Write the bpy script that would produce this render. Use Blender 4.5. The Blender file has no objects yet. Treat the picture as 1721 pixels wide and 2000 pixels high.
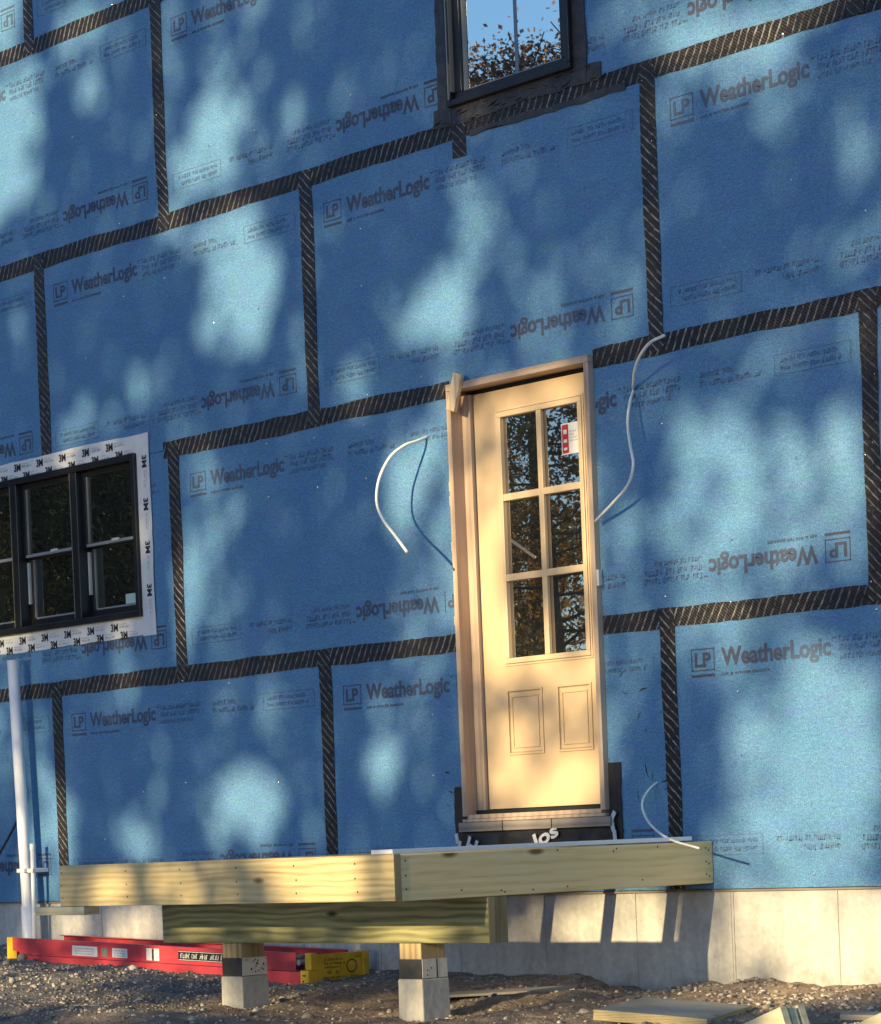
import bpy, math, random
import numpy as np
from mathutils import Vector, Matrix

R = math.radians
S = bpy.context.scene
COL = S.collection

# ------------------------------------------------------------------ camera
cam = bpy.data.cameras.new('camera')
cam.sensor_fit = 'HORIZONTAL'
cam.sensor_width = 36.0
cam.lens = 36.0 * 5703.62 / 1721.0
cam.shift_x = 0.0
cam.shift_y = 749.15 / 1721.0            # perspective-corrected framing (vertical shift)
cam.clip_start = 0.1
cam.clip_end = 3000
camo = bpy.data.objects.new('camera', cam)
COL.objects.link(camo)
yaw, pitch, roll = R(48.75306), R(-1.13434), R(-2.32086)
fw = Vector((-math.sin(yaw) * math.cos(pitch), math.cos(yaw) * math.cos(pitch), math.sin(pitch)))
r0 = Vector((math.cos(yaw), math.sin(yaw), 0)); u0 = r0.cross(fw)
rt = r0 * math.cos(roll) + u0 * math.sin(roll)
up = -r0 * math.sin(roll) + u0 * math.cos(roll)
M = Matrix.Identity(4)
for i in range(3):
    M[i][0], M[i][1], M[i][2] = rt[i], up[i], -fw[i]
M[0][3], M[1][3], M[2][3] = 14.02913, -9.44188, 0.27784
camo.matrix_world = M
S.camera = camo

# ------------------------------------------------------------------ light
SUN_EL = 13.8
SUN_AZ = 3.0                             # degrees off the wall's normal, towards +X
SLOPE = math.tan(R(SUN_EL)); DRIFT = math.tan(R(SUN_AZ))
W = bpy.data.worlds.new('World'); S.world = W; W.use_nodes = True
sky = W.node_tree.nodes.new('ShaderNodeTexSky')
sky.sky_type = 'NISHITA'; sky.sun_disc = False
sky.sun_elevation = R(SUN_EL); sky.sun_rotation = R(180 - SUN_AZ)
sky.ozone_density = 5.2; sky.dust_density = 0.3; sky.air_density = 1.0
W.node_tree.links.new(sky.outputs[0], W.node_tree.nodes['Background'].inputs[0])
W.node_tree.nodes['Background'].inputs[1].default_value = 0.125
sl = bpy.data.lights.new('sun', 'SUN'); sl.energy = 4.8; sl.angle = R(0.5); sl.color = (1.0, 0.79, 0.44)
so = bpy.data.objects.new('sun', sl); COL.objects.link(so)
so.rotation_euler = (R(90 - SUN_EL), 0, R(SUN_AZ))     # shines along +Y and down
S.view_settings.view_transform = 'Standard'; S.view_settings.look = 'None'
S.view_settings.exposure = 0.80; S.view_settings.gamma = 1.0

# ------------------------------------------------------------------ helpers
rng = np.random.default_rng(7)
random.seed(5)

class MB:
    def __init__(s): s.v = []; s.f = []; s.n = 0; s.mi = []
    def add(s, v, f, m=0):
        s.v.extend([tuple(map(float, p)) for p in v])
        s.f.extend([tuple(i + s.n for i in q) for q in f]); s.mi.extend([m] * len(f)); s.n += len(v)
        return s
    def box(s, x0, x1, y0, y1, z0, z1, m=0):
        return s.add([(x0,y0,z0),(x1,y0,z0),(x1,y1,z0),(x0,y1,z0),(x0,y0,z1),(x1,y0,z1),(x1,y1,z1),(x0,y1,z1)],
              [(0,3,2,1),(4,5,6,7),(0,1,5,4),(1,2,6,5),(2,3,7,6),(3,0,4,7)], m)
    def hexa(s, bot, top, m=0):
        return s.add(list(bot) + list(top), [(0,3,2,1),(4,5,6,7),(0,1,5,4),(1,2,6,5),(2,3,7,6),(3,0,4,7)], m)
    def obox(s, c, ax, ay, az, hx, hy, hz, m=0):
        c, ax, ay, az = map(Vector, (c, ax, ay, az))
        P = [c + ax*hx*i + ay*hy*j + az*hz*k for k in (-1,1) for i, j in ((-1,-1),(1,-1),(1,1),(-1,1))]
        return s.hexa(P[:4], P[4:], m)
    def tube(s, pts, rad, seg=8, cap=True, m=0):
        pts = [Vector(p) for p in pts]
        rads = rad if isinstance(rad, (list, tuple)) else [rad] * len(pts)
        v = []; f = []
        prev = None
        for i, p in enumerate(pts):
            t = (pts[min(i+1, len(pts)-1)] - pts[max(i-1, 0)]).normalized()
            a = prev if prev is not None else (Vector((1,0,0)) if abs(t.x) < .8 else Vector((0,1,0)))
            a = (a - t * a.dot(t)).normalized(); prev = a
            b = t.cross(a)
            for k in range(seg):
                q = 2 * math.pi * k / seg
                v.append(p + (a * math.cos(q) + b * math.sin(q)) * rads[i])
        for i in range(len(pts) - 1):
            for k in range(seg):
                k2 = (k + 1) % seg
                f.append((i*seg+k, i*seg+k2, (i+1)*seg+k2, (i+1)*seg+k))
        if cap:
            f.append(tuple(range(seg))[::-1]); f.append(tuple((len(pts)-1)*seg + k for k in range(seg)))
        return s.add(v, f, m)
    def mesh(s, name, mats, smooth=False):
        me = bpy.data.meshes.new(name)
        me.from_pydata(s.v, [], s.f)
        for m in (mats if isinstance(mats, (list, tuple)) else [mats]): me.materials.append(m)
        if len(me.materials) > 1: me.polygons.foreach_set('material_index', s.mi)
        if smooth: me.polygons.foreach_set('use_smooth', [True] * len(me.polygons))
        me.update()
        return me
    def build(s, name, mats, parent=None, smooth=False, bevel=0):
        o = link(name, s.mesh(name, mats, smooth), parent)
        if bevel:
            b = o.modifiers.new('bevel', 'BEVEL'); b.width = bevel; b.segments = 2; b.limit_method = 'ANGLE'
        return o

def link(name, data, parent=None):
    o = bpy.data.objects.new(name, data); COL.objects.link(o)
    if parent: o.parent = parent
    return o

def tag(o, label, cat, group=None):
    o['label'] = label; o['category'] = cat
    if group: o['group'] = group
    return o

def empty(name, loc, label=None, cat=None, group=None, parent=None):
    o = bpy.data.objects.new(name, None); COL.objects.link(o)
    o.empty_display_size = .2
    if parent: o.parent = parent
    o.location = loc
    if label: tag(o, label, cat, group)
    return o

def keep_world(root):
    """children were modelled in world coordinates: cancel the root's offset"""
    inv = Matrix.Translation(-Vector(root.location))
    for c in root.children: c.matrix_parent_inverse = inv

def quads_mesh(name, V, mat):
    """V: (n,4,3) array of quads -> mesh"""
    n = len(V)
    me = bpy.data.meshes.new(name)
    me.vertices.add(n * 4); me.vertices.foreach_set('co', V.astype(np.float32).ravel())
    me.loops.add(n * 4); me.loops.foreach_set('vertex_index', np.arange(n * 4, dtype=np.int32))
    me.polygons.add(n); me.polygons.foreach_set('loop_start', np.arange(0, n * 4, 4, dtype=np.int32))
    me.update(calc_edges=True); me.materials.append(mat)
    return me

def vnoise(x, y, seed=0):
    """smooth value noise, arrays"""
    xi = np.floor(x).astype(np.int64); yi = np.floor(y).astype(np.int64)
    xf = x - xi; yf = y - yi
    def h(a, b):
        n = (a * 374761393 + b * 668265263 + seed * 982451653) & 0xFFFFFFFF
        n = ((n ^ (n >> 13)) * 1274126177) & 0xFFFFFFFF
        return ((n ^ (n >> 16)) & 0xFFFF) / 65535.0
    u = xf*xf*(3-2*xf); v = yf*yf*(3-2*yf)
    a = h(xi, yi)*(1-u) + h(xi+1, yi)*u
    b = h(xi, yi+1)*(1-u) + h(xi+1, yi+1)*u
    return a*(1-v) + b*v

# ------------------------------------------------------------------ materials
class NT:
    def __init__(s, name):
        s.m = bpy.data.materials.new(name); s.m.use_nodes = True
        s.t = s.m.node_tree; s.n = s.t.nodes; s.l = s.t.links
        s.b = s.n['Principled BSDF']; s.out = s.n['Material Output']
    def node(s, typ, **k):
        n = s.n.new(typ)
        for a, v in k.items():
            if a == 'i':
                for kk, vv in v.items(): n.inputs[kk].default_value = vv
            else: setattr(n, a, v)
        return n
    def coord(s, kind='Object', scale=(1,1,1), rot=(0,0,0), loc=(0,0,0)):
        c = s.node('ShaderNodeTexCoord'); m = s.node('ShaderNodeMapping')
        m.inputs['Scale'].default_value = scale; m.inputs['Rotation'].default_value = rot; m.inputs['Location'].default_value = loc
        s.l.new(c.outputs[kind], m.inputs['Vector']); return m.outputs[0]
    def noise(s, vec, scale, detail=4, rough=.55, dist=0):
        n = s.node('ShaderNodeTexNoise', i={'Scale': scale, 'Detail': detail, 'Roughness': rough, 'Distortion': dist})
        s.l.new(vec, n.inputs['Vector']); return n.outputs['Fac']
    def ramp(s, fac, stops, interp='LINEAR'):
        r = s.node('ShaderNodeValToRGB'); r.color_ramp.interpolation = interp
        e = r.color_ramp.elements
        while len(e) < len(stops): e.new(.5)
        for el, (p, c) in zip(e, stops):
            el.position = p; el.color = (c, c, c, 1) if isinstance(c, (int, float)) else (*c, 1)
        s.l.new(fac, r.inputs[0]); return r.outputs[0]
    def mix(s, fac, a, b, mode='MIX'):
        n = s.node('ShaderNodeMix', data_type='RGBA', blend_type=mode)
        for sock, v in ((n.inputs[0], fac), (n.inputs[6], a), (n.inputs[7], b)):
            if isinstance(v, (int, float)): sock.default_value = v
            elif isinstance(v, tuple): sock.default_value = (*v, 1)
            else: s.l.new(v, sock)
        return n.outputs[2]
    def math(s, op, a, b=None, c=None):
        n = s.node('ShaderNodeMath', operation=op)
        for i, v in enumerate((a, b, c)):
            if v is None: continue
            if isinstance(v, (int, float)): n.inputs[i].default_value = v
            else: s.l.new(v, n.inputs[i])
        return n.outputs[0]
    def bump(s, h, strength=.3, dist=.01):
        n = s.node('ShaderNodeBump', i={'Strength': strength, 'Distance': dist})
        s.l.new(h, n.inputs['Height']); s.l.new(n.outputs[0], s.b.inputs['Normal'])
    def set(s, color=None, rough=None, metal=None, spec=None):
        if color is not None:
            if isinstance(color, tuple): s.b.inputs['Base Color'].default_value = (*color, 1)
            else: s.l.new(color, s.b.inputs['Base Color'])
        if rough is not None:
            if isinstance(rough, (int, float)): s.b.inputs['Roughness'].default_value = rough
            else: s.l.new(rough, s.b.inputs['Roughness'])
        if metal is not None: s.b.inputs['Metallic'].default_value = metal
        if spec is not None: s.b.inputs['Specular IOR Level'].default_value = spec
        return s.m

def plain(name, color, rough=.6, metal=0, var=.12, scale=12, bump=.0):
    t = NT(name); v = t.coord()
    n = t.noise(v, scale, 5)
    c = t.mix(1.0, tuple(color), t.ramp(n, [(.25, 1 - var), (.75, 1 + var)]), 'MULTIPLY')
    t.set(c, rough, metal)
    if bump: t.bump(t.noise(v, scale * 6, 3), bump, .004)
    return t.m

def make_sheathing():
    t = NT('blue_sheathing_overlay')
    v = t.coord()
    big = t.noise(t.coord(scale=(1, 1, .55)), 1.1, 3)
    fib = t.noise(t.coord(scale=(30, 30, 75)), 1.0, 4, .7)          # fibrous paper overlay
    fine = t.noise(v, 150, 2, .6)
    strand = t.node('ShaderNodeTexVoronoi', i={'Scale': 1.0}); t.l.new(t.coord(scale=(9, 9, 26), rot=(0, .25, 0)), strand.inputs['Vector'])
    c = t.ramp(big, [(.3, (.085, .212, .398)), (.7, (.115, .256, .442))])
    c = t.mix(1.0, c, t.ramp(fib, [(.25, .80), (.75, 1.20)]), 'MULTIPLY')
    c = t.mix(.8, c, t.mix(1.0, c, t.ramp(fine, [(.3, .55), (.7, 1.5)]), 'MULTIPLY'))
    flake = t.noise(t.coord(scale=(1, 1, 1.6)), 60, 4, .7)
    c = t.mix(1.0, c, t.ramp(flake, [(.3, .82), (.7, 1.18)]), 'MULTIPLY')
    c = t.mix(.05, c, t.mix(1.0, c, strand.outputs['Color'], 'OVERLAY'))
    scuff = t.ramp(t.noise(t.coord(scale=(3, 3, 1.1)), 3.0, 6, .75), [(.66, 0.0), (.80, .35)])
    c = t.mix(scuff, c, (.22, .32, .40))
    dark = t.ramp(t.noise(t.coord(scale=(7, 7, 2.2)), 4.0, 5, .7), [(.70, 0.0), (.78, .5)])
    c = t.mix(dark, c, (.035, .09, .18))
    t.set(c, t.ramp(fib, [(.2, .42), (.8, .62)]), spec=.35)
    h = t.math('ADD', fib, t.math('MULTIPLY', fine, .6))
    h = t.math('ADD', h, t.math('MULTIPLY', strand.outputs['Distance'], .25))
    t.bump(h, .14, .003)
    return t.m

def make_tape(name, ax):
    """black seam tape with an embossed diagonal ridge pattern; ax 'x' or 'z' = run direction"""
    t = NT(name)
    c0 = t.node('ShaderNodeTexCoord'); sep = t.node('ShaderNodeSeparateXYZ'); t.l.new(c0.outputs['Object'], sep.inputs[0])
    X, Z = sep.outputs[0], sep.outputs[2]
    wob = t.math('MULTIPLY', t.math('SUBTRACT', t.noise(t.coord(), 9, 3), .5), .03)
    if ax == 'x': d = t.math('SUBTRACT', t.math('ADD', X, wob), t.math('MULTIPLY', Z, .55))
    else:         d = t.math('ADD', t.math('ADD', Z, wob), t.math('MULTIPLY', X, .95))
    fr = t.math('FRACT', t.math('DIVIDE', d, .046))
    line = t.math('SUBTRACT', 1.0, t.math('MULTIPLY', t.math('ABSOLUTE', t.math('SUBTRACT', fr, .5)), 2.0))  # 1 at ridge
    ridge = t.ramp(line, [(.70, 0.0), (.86, 1.0)])
    if ax == 'x': d2 = t.math('ADD', X, t.math('MULTIPLY', Z, 1.4))
    else:         d2 = t.math('SUBTRACT', Z, t.math('MULTIPLY', X, 1.2))
    fr2 = t.math('FRACT', t.math('DIVIDE', d2, .021))
    fine = t.math('SUBTRACT', 1.0, t.math('MULTIPLY', t.math('ABSOLUTE', t.math('SUBTRACT', fr2, .5)), 2.0))
    breakup = t.ramp(t.noise(t.coord(), 26, 4, .7), [(.36, 0.0), (.60, 1.0)])
    area = t.ramp(t.noise(t.coord(), 1.7, 3, .6), [(.36, .30), (.62, 1.0)])
    r = t.math('MULTIPLY', t.math('MULTIPLY', ridge, breakup), area)
    base = t.mix(t.noise(t.coord(), 60, 3), (.007, .006, .007), (.022, .020, .022))
    f2 = t.math('MULTIPLY', t.ramp(fine, [(.5, 0.0), (.95, .24)]), breakup)
    c = t.mix(f2, base, (.11, .10, .10))
    c = t.mix(r, c, (.35, .335, .33))  # grey on the ridges paints their glint
    dust = t.ramp(t.noise(t.coord(), 5, 6, .75), [(.58, 0.0), (.8, .16)])
    c = t.mix(dust, c, (.13, .105, .10))
    t.set(c, .42, spec=.38)
    t.bump(t.math('ADD', t.math('MULTIPLY', ridge, .7), t.math('ADD', t.math('MULTIPLY', fine, .3), t.noise(t.coord(), 35, 4))), .8, .008)
    return t.m

def make_wood(name, lo, mid, hi, axis='X', warp=5.0, scale=9.0, loc=(0,0,0), knots=True, rough=.72, wmix=.30):
    t = NT(name)
    s = {'X': (.16, 1, 1), 'Y': (1, .16, 1), 'Z': (1, 1, .16)}[axis]
    v = t.coord(scale=s, loc=loc)
    w = t.node('ShaderNodeTexWave', wave_type='BANDS', bands_direction={'X': 'Z', 'Y': 'Z', 'Z': 'X'}[axis],
               i={'Scale': scale, 'Distortion': warp, 'Detail': 2.5, 'Detail Scale': 1.1, 'Detail Roughness': .5})
    t.l.new(v, w.inputs['Vector'])
    st = {'X': (2.5, 60, 60), 'Y': (60, 2.5, 60), 'Z': (60, 60, 2.5)}[axis]
    fib = t.noise(t.coord(scale=st, loc=loc), 1.0, 4, .65)
    blotch = t.noise(t.coord(scale=s, loc=loc), 3.0, 4)
    f = t.math('ADD', t.math('MULTIPLY', w.outputs['Fac'], wmix), t.math('ADD', t.math('MULTIPLY', fib, .80 - wmix), t.math('MULTIPLY', blotch, .30)))
    c = t.ramp(f, [(.30, lo), (.52, mid), (.78, hi)])
    if knots:
        ks = {'X': (2.3, 5, 7), 'Y': (5, 2.3, 7), 'Z': (5, 7, 2.3)}[axis]
        vo = t.node('ShaderNodeTexVoronoi', i={'Scale': 1.0, 'Randomness': 1.0}); t.l.new(t.coord(scale=ks, loc=(loc[0]+.37, loc[1], loc[2]+.11)), vo.inputs['Vector'])
        k = t.ramp(t.math('ADD', vo.outputs['Distance'], t.math('MULTIPLY', t.math('SUBTRACT', fib, .5), .05)), [(.055, 1.0), (.13, 0.0)])
        c = t.mix(k, c, (lo[0]*.38, lo[1]*.32, lo[2]*.28))
    t.set(c, rough, spec=.25)
    t.bump(t.math('ADD', t.math('MULTIPLY', w.outputs['Fac'], .5), fib), .25, .004)
    return t.m

def make_concrete(name, base, stain=.2, mud=None):
    t = NT(name); v = t.coord()
    n1 = t.noise(v, 2.2, 6, .6); n2 = t.noise(v, 34, 4, .6); n3 = t.noise(t.coord(scale=(9, 9, .7)), 1.4, 5, .6)
    c = t.mix(1.0, base, t.ramp(n1, [(.3, .80), (.7, 1.12)]), 'MULTIPLY')
    c = t.mix(1.0, c, t.ramp(n3, [(.3, .86), (.7, 1.08)]), 'MULTIPLY')
    c = t.mix(1.0, c, t.ramp(n2, [(.3, .88), (.7, 1.10)]), 'MULTIPLY')
    pits = t.ramp(t.noise(v, 62, 3, .7), [(.68, 0.0), (.74, .75)])
    c = t.mix(pits, c, (base[0]*.32, base[1]*.32, base[2]*.32))
    rust = t.ramp(t.noise(v, 4.5, 6, .7), [(.60, 0.0), (.76, stain)])
    c = t.mix(rust, c, (base[0]*.75, base[1]*.6, base[2]*.42))
    if mud is not None:        # dried mud splashed up from the ground
        g = t.node('ShaderNodeTexCoord'); sp = t.node('ShaderNodeSeparateXYZ'); t.l.new(g.outputs['Object'], sp.inputs[0])
        f = t.math('ADD', t.math('MULTIPLY', t.math('SUBTRACT', mud, sp.outputs[2]), 6.0), t.math('MULTIPLY', t.math('SUBTRACT', t.noise(v, 7, 6, .75), .5), 3.4))
        c = t.mix(t.ramp(f, [(.0, 0.0), (1.0, .62)]), c, (.24, .175, .12))
        drip = t.ramp(t.noise(t.coord(scale=(16, 16, .5)), 1.6, 4, .6), [(.60, 0.0), (.74, .30)])
        c = t.mix(drip, c, (base[0]*.62, base[1]*.58, base[2]*.52))
    t.set(c, .85, spec=.2)
    t.bump(t.math('SUBTRACT', n2, pits), .35, .006)
    return t.m

def make_ground():
    t = NT('soil_and_gravel'); v = t.coord()
    geo = t.node('ShaderNodeTexCoord'); sep = t.node('ShaderNodeSeparateXYZ'); t.l.new(geo.outputs['Object'], sep.inputs[0])
    n1 = t.noise(v, 1.3, 6, .6); n2 = t.noise(v, 17, 5, .65); n3 = t.noise(v, 85, 3, .6)
    soil = t.ramp(n2, [(.3, (.165, .122, .088)), (.6, (.33, .252, .184)), (.8, (.45, .37, .285))])
    grey = t.ramp(n2, [(.3, (.12, .108, .100)), (.6, (.245, .222, .20)), (.8, (.38, .35, .315))])
    f = t.math('ADD', t.math('MULTIPLY', sep.outputs[0], .3), t.math('MULTIPLY', t.math('SUBTRACT', n1, .5), 2.0))
    f = t.ramp(t.math('SUBTRACT', f, .45), [(.1, 0.0), (.6, 1.0)])
    c = t.mix(f, grey, soil)
    c = t.mix(1.0, c, t.ramp(n3, [(.3, .65), (.7, 1.35)]), 'MULTIPLY')
    t.set(c, .95, spec=.15)
    t.bump(t.math('ADD', n2, t.math('MULTIPLY', n3, .5)), .8, .02)
    return t.m

def make_stone():
    t = NT('gravel_stone')
    g = t.node('ShaderNodeNewGeometry')
    c = t.ramp(g.outputs['Random Per Island'], [(.0, (.11, .098, .088)), (.35, (.23, .20, .17)), (.6, (.34, .275, .205)), (.85, (.43, .375, .305)), (1.0, (.55, .50, .44))])
    n = t.noise(t.coord(), 70, 4)
    c = t.mix(1.0, c, t.ramp(n, [(.3, .7), (.7, 1.25)]), 'MULTIPLY')
    t.set(c, .85); t.bump(n, .4, .004)
    return t.m

def make_glass(name, refl, tint=(.75, .86, 1.0), wav=.0):
    """coated window glass in front of a dark room"""
    t = NT(name)
    t.set((.010, .012, .011), .3)
    g = t.node('ShaderNodeBsdfGlossy', i={'Roughness': .006, 'Color': (*tint, 1)})
    f = t.node('ShaderNodeFresnel', i={'IOR': 1.5})
    fac = t.math('MINIMUM', t.math('ADD', t.math('MULTIPLY', f.outputs[0], 1.5), refl), 1.0)
    mx = t.node('ShaderNodeMixShader'); t.l.new(fac, mx.inputs[0]); t.l.new(t.b.outputs[0], mx.inputs[1]); t.l.new(g.outputs[0], mx.inputs[2])
    if wav:
        bp = t.node('ShaderNodeBump', i={'Strength': wav, 'Distance': .01}); t.l.new(t.noise(t.coord(), 3.0, 2), bp.inputs['Height']); t.l.new(bp.outputs[0], g.inputs['Normal'])
    t.l.new(mx.outputs[0], t.out.inputs[0])
    return t.m

def make_leaf(name, c0, c1, c2):
    t = NT(name); g = t.node('ShaderNodeNewGeometry')
    c = t.ramp(g.outputs['Random Per Island'], [(.0, c0), (.55, c1), (1.0, c2)])
    t.set(c, .6, spec=.2)
    tr = t.node('ShaderNodeBsdfTranslucent'); t.l.new(c, tr.inputs[0])
    mx = t.node('ShaderNodeMixShader', i={0: .42}); t.l.new(t.b.outputs[0], mx.inputs[1]); t.l.new(tr.outputs[0], mx.inputs[2])
    t.l.new(mx.outputs[0], t.out.inputs[0])
    return t.m

MAT = {}
MAT['sheath'] = make_sheathing()
MAT['tape_x'] = make_tape('black_seam_tape_level', 'x')
MAT['tape_z'] = make_tape('black_seam_tape_upright', 'z')
def make_ink(name, ink, wear, paper=(.108, .225, .395)):
    t = NT(name)
    f = t.ramp(t.noise(t.coord(scale=(1, 1, 1.3)), 26, 5, .75), [(.32, wear[0]), (.72, wear[1])])
    f2 = t.ramp(t.noise(t.coord(), 1.1, 2), [(.3, 0.0), (.7, .30)])
    t.set(t.mix(t.math('MINIMUM', t.math('ADD', f, f2), .9), ink, paper), .6); return t.m
MAT['ink'] = make_ink('printed_ink', (.050, .036, .056), (.0, .26))
MAT['ink2'] = make_ink('printed_ink_faint', (.070, .068, .120), (.12, .80))
MAT['nail'] = plain('bright_nail', (.75, .75, .72), .25, .9)
MAT['concrete'] = make_concrete('poured_concrete', (.53, .51, .475), .25, -.36)
MAT['pier'] = make_concrete('pier_concrete', (.50, .475, .425), .15, -.50)
MAT['deck'] = make_wood('treated_lumber', (.30, .22, .11), (.52, .41, .215), (.62, .51, .30), 'X', 8, 11, (0, 0, .3), wmix=.23)
MAT['deck_y'] = make_wood('treated_lumber_side_lit', (.60, .42, .18), (.84, .62, .30), (.88, .71, .40), 'Y', 6.0, 8, (0, .7, 0), wmix=.14)  # albedo raised so the side board's brightness is put into its colour
MAT['beam'] = make_wood('green_treated_beam', (.10, .10, .048), (.25, .235, .115), (.40, .36, .18), 'X', 10, 9, (.2, 0, .1), wmix=.25)
MAT['endgrain'] = make_wood('lumber_end_grain', (.23, .15, .065), (.36, .26, .13), (.44, .33, .17), 'Z', 4, 9, knots=False)
MAT['postwood'] = make_wood('post_lumber', (.24, .165, .085), (.40, .30, .165), (.50, .39, .22), 'Z', 4, 8)
MAT['jamb'] = make_wood('primed_pine_jamb', (.40, .285, .205), (.52, .385, .285), (.58, .44, .33), 'Z', 3, 6, knots=False, rough=.6)
MAT['clip'] = make_wood('pine_block', (.52, .38, .24), (.70, .54, .34), (.76, .61, .41), 'Z', 3, 8, knots=False)
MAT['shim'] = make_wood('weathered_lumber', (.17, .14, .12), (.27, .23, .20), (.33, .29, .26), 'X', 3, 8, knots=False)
MAT['ply'] = make_wood('weathered_plywood', (.26, .235, .19), (.36, .325, .26), (.42, .385, .31), 'X', 3, 6)
MAT['plyedge'] = make_wood('plywood_edge', (.40, .29, .12), (.55, .42, .2), (.62, .50, .27), 'X', 1, 30, knots=False)
MAT['fresh'] = make_wood('fresh_cut_lumber', (.46, .40, .24), (.62, .56, .36), (.68, .62, .42), 'X', 3, 8)
MAT['door'] = plain('cream_door_skin', (.63, .455, .275), .45, var=.05, scale=4, bump=.05)
MAT['muntin'] = plain('cream_grille', (.63, .475, .30), .4, var=.03)
MAT['black'] = plain('black_frame', (.014, .014, .016), .32, var=.2)
MAT['dark_fill'] = plain('dark_gap_and_fitting', (.006, .006, .006), .7)  # near black for small fittings, openings and painted-in dark gaps
MAT['liner'] = plain('white_jamb_liner', (.62, .61, .57), .4, var=.05)
MAT['rail'] = plain('grey_glazing_and_glint', (.30, .30, .30), .35, var=.1)  # glazing beads, and painted glints on black window frames
MAT['tan_stile'] = plain('tan_lit_stile_and_label', (.26, .235, .19), .35, var=.1)  # tan painted for lit faces of black frames; also a ladder label
MAT['wtape'] = plain('white_flashing_tape', (.74, .74, .74), .45, var=.06, scale=18, bump=.25)
MAT['btape'] = plain('black_flashing_tape', (.036, .035, .040), .40, var=.7, scale=22, bump=1.0)
MAT['membrane'] = plain('black_sill_membrane', (.018, .017, .019), .42, var=.3, scale=8, bump=.5)
MAT['wprint'] = plain('white_print', (.60, .60, .64), .6)
MAT['bprint'] = plain('black_print', (.012, .012, .013), .6)
MAT['gprint'] = plain('grey_print', (.28, .29, .31), .6)
MAT['red'] = plain('red_print', (.55, .04, .035), .5)
MAT['sticker'] = plain('white_sticker', (.80, .80, .78), .5, var=.03)
MAT['green_sticker'] = plain('pale_green_sticker', (.52, .68, .60), .5, var=.04)
MAT['glass_dark'] = make_glass('dark_window_glass', .34, (.80, .86, .85))
MAT['glass_sky'] = make_glass('upper_window_glass', .80, (1.0, .94, .80), .01)
MAT['glass_door'] = make_glass('door_glass', .40, (1.0, .90, .80), .012)
MAT['pvc'] = plain('white_pvc', (.82, .82, .83), .35, var=.05, scale=6)
MAT['white'] = plain('white_trim_pvc', (.80, .80, .80), .4, var=.04)
MAT['cable'] = plain('white_cable_jacket', (.82, .82, .78), .45, var=.06)
MAT['blackcable'] = plain('black_cable_jacket', (.015, .015, .017), .5)
MAT['fibre'] = plain('red_fibreglass', (.60, .065, .080), .38, var=.22, scale=7, bump=.1)
MAT['yellow'] = plain('yellow_plastic', (.90, .52, .030), .45, var=.25, scale=14)
MAT['alum'] = plain('aluminium_rung', (.55, .55, .55), .35, .8)
MAT['galv'] = plain('galvanised_plate', (.66, .65, .61), .5, .35, var=.12, scale=40)
MAT['darkplate'] = plain('dark_post_wrap', (.035, .037, .040), .55, var=.3, scale=25)
MAT['ground'] = make_ground()
MAT['stone'] = make_stone()
MAT['bark'] = plain('tree_bark', (.085, .066, .052), .9, var=.4, scale=5, bump=.6)
MAT['leaf_bronze'] = make_leaf('bronze_oak_leaves', (.14, .070, .040), (.26, .140, .085), (.42, .27, .17))
MAT['leaf_green'] = make_leaf('evergreen_sprays', (.040, .042, .016), (.11, .095, .032), (.42, .29, .07))
MAT['leaf_autumn'] = make_leaf('yellow_brown_leaves', (.08, .065, .022), (.22, .14, .045), (.38, .25, .07))
MAT['leaf_mixed'] = make_leaf('late_autumn_leaves', (.04, .05, .016), (.10, .085, .025), (.20, .14, .03))
MAT['framing'] = plain('house_framing', (.30, .25, .17), .8)

# ------------------------------------------------------------------ text
def text_mesh(body, w=None, h=None, bold=.012):
    """flat lettering as (verts2d, faces), lower-left at 0,0, fitted to w x h (h = full bounding height)"""
    cu = bpy.data.curves.new('t', 'FONT'); cu.body = body; cu.size = 1.0; cu.offset = bold; cu.resolution_u = 4
    ob = bpy.data.objects.new('t', cu); COL.objects.link(ob)
    dg = bpy.context.evaluated_depsgraph_get(); ev = ob.evaluated_get(dg); me = ev.to_mesh()
    v = np.array([p.co[:2] for p in me.vertices]); f = [tuple(p.vertices) for p in me.polygons]
    ev.to_mesh_clear(); bpy.data.objects.remove(ob); bpy.data.curves.remove(cu)
    lo, hi = v.min(0), v.max(0); v = v - lo; s = hi - lo
    if w and h: v *= (w / s[0], h / s[1])
    elif h: v *= h / s[1]
    elif w: v *= w / s[0]
    return v, f

def add2d(mb, v, f, org, e1, e2, rot=0, m=0):
    org, e1, e2 = Vector(org), Vector(e1), Vector(e2)
    if rot: e1, e2 = e1*math.cos(rot)+e2*math.sin(rot), e2*math.cos(rot)-e1*math.sin(rot)
    mb.add([org + e1*p[0] + e2*p[1] for p in v], f, m)

T_LP = text_mesh('LP', .098, .064, .03)
T_WL = text_mesh('WeatherLogic', .635, .106, .032)
T_S1 = text_mesh('BUILDING SOLUTIONS', .145, .012, .02)
T_S2 = text_mesh('AIR & WATER BARRIER', .29, .013, .015)
T_3M = text_mesh('3M', .068, .045, .04)

def rect2d(x0, y0, x1, y1): return np.array([(x0,y0),(x1,y0),(x1,y1),(x0,y1)]), [(0,1,2,3)]

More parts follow.
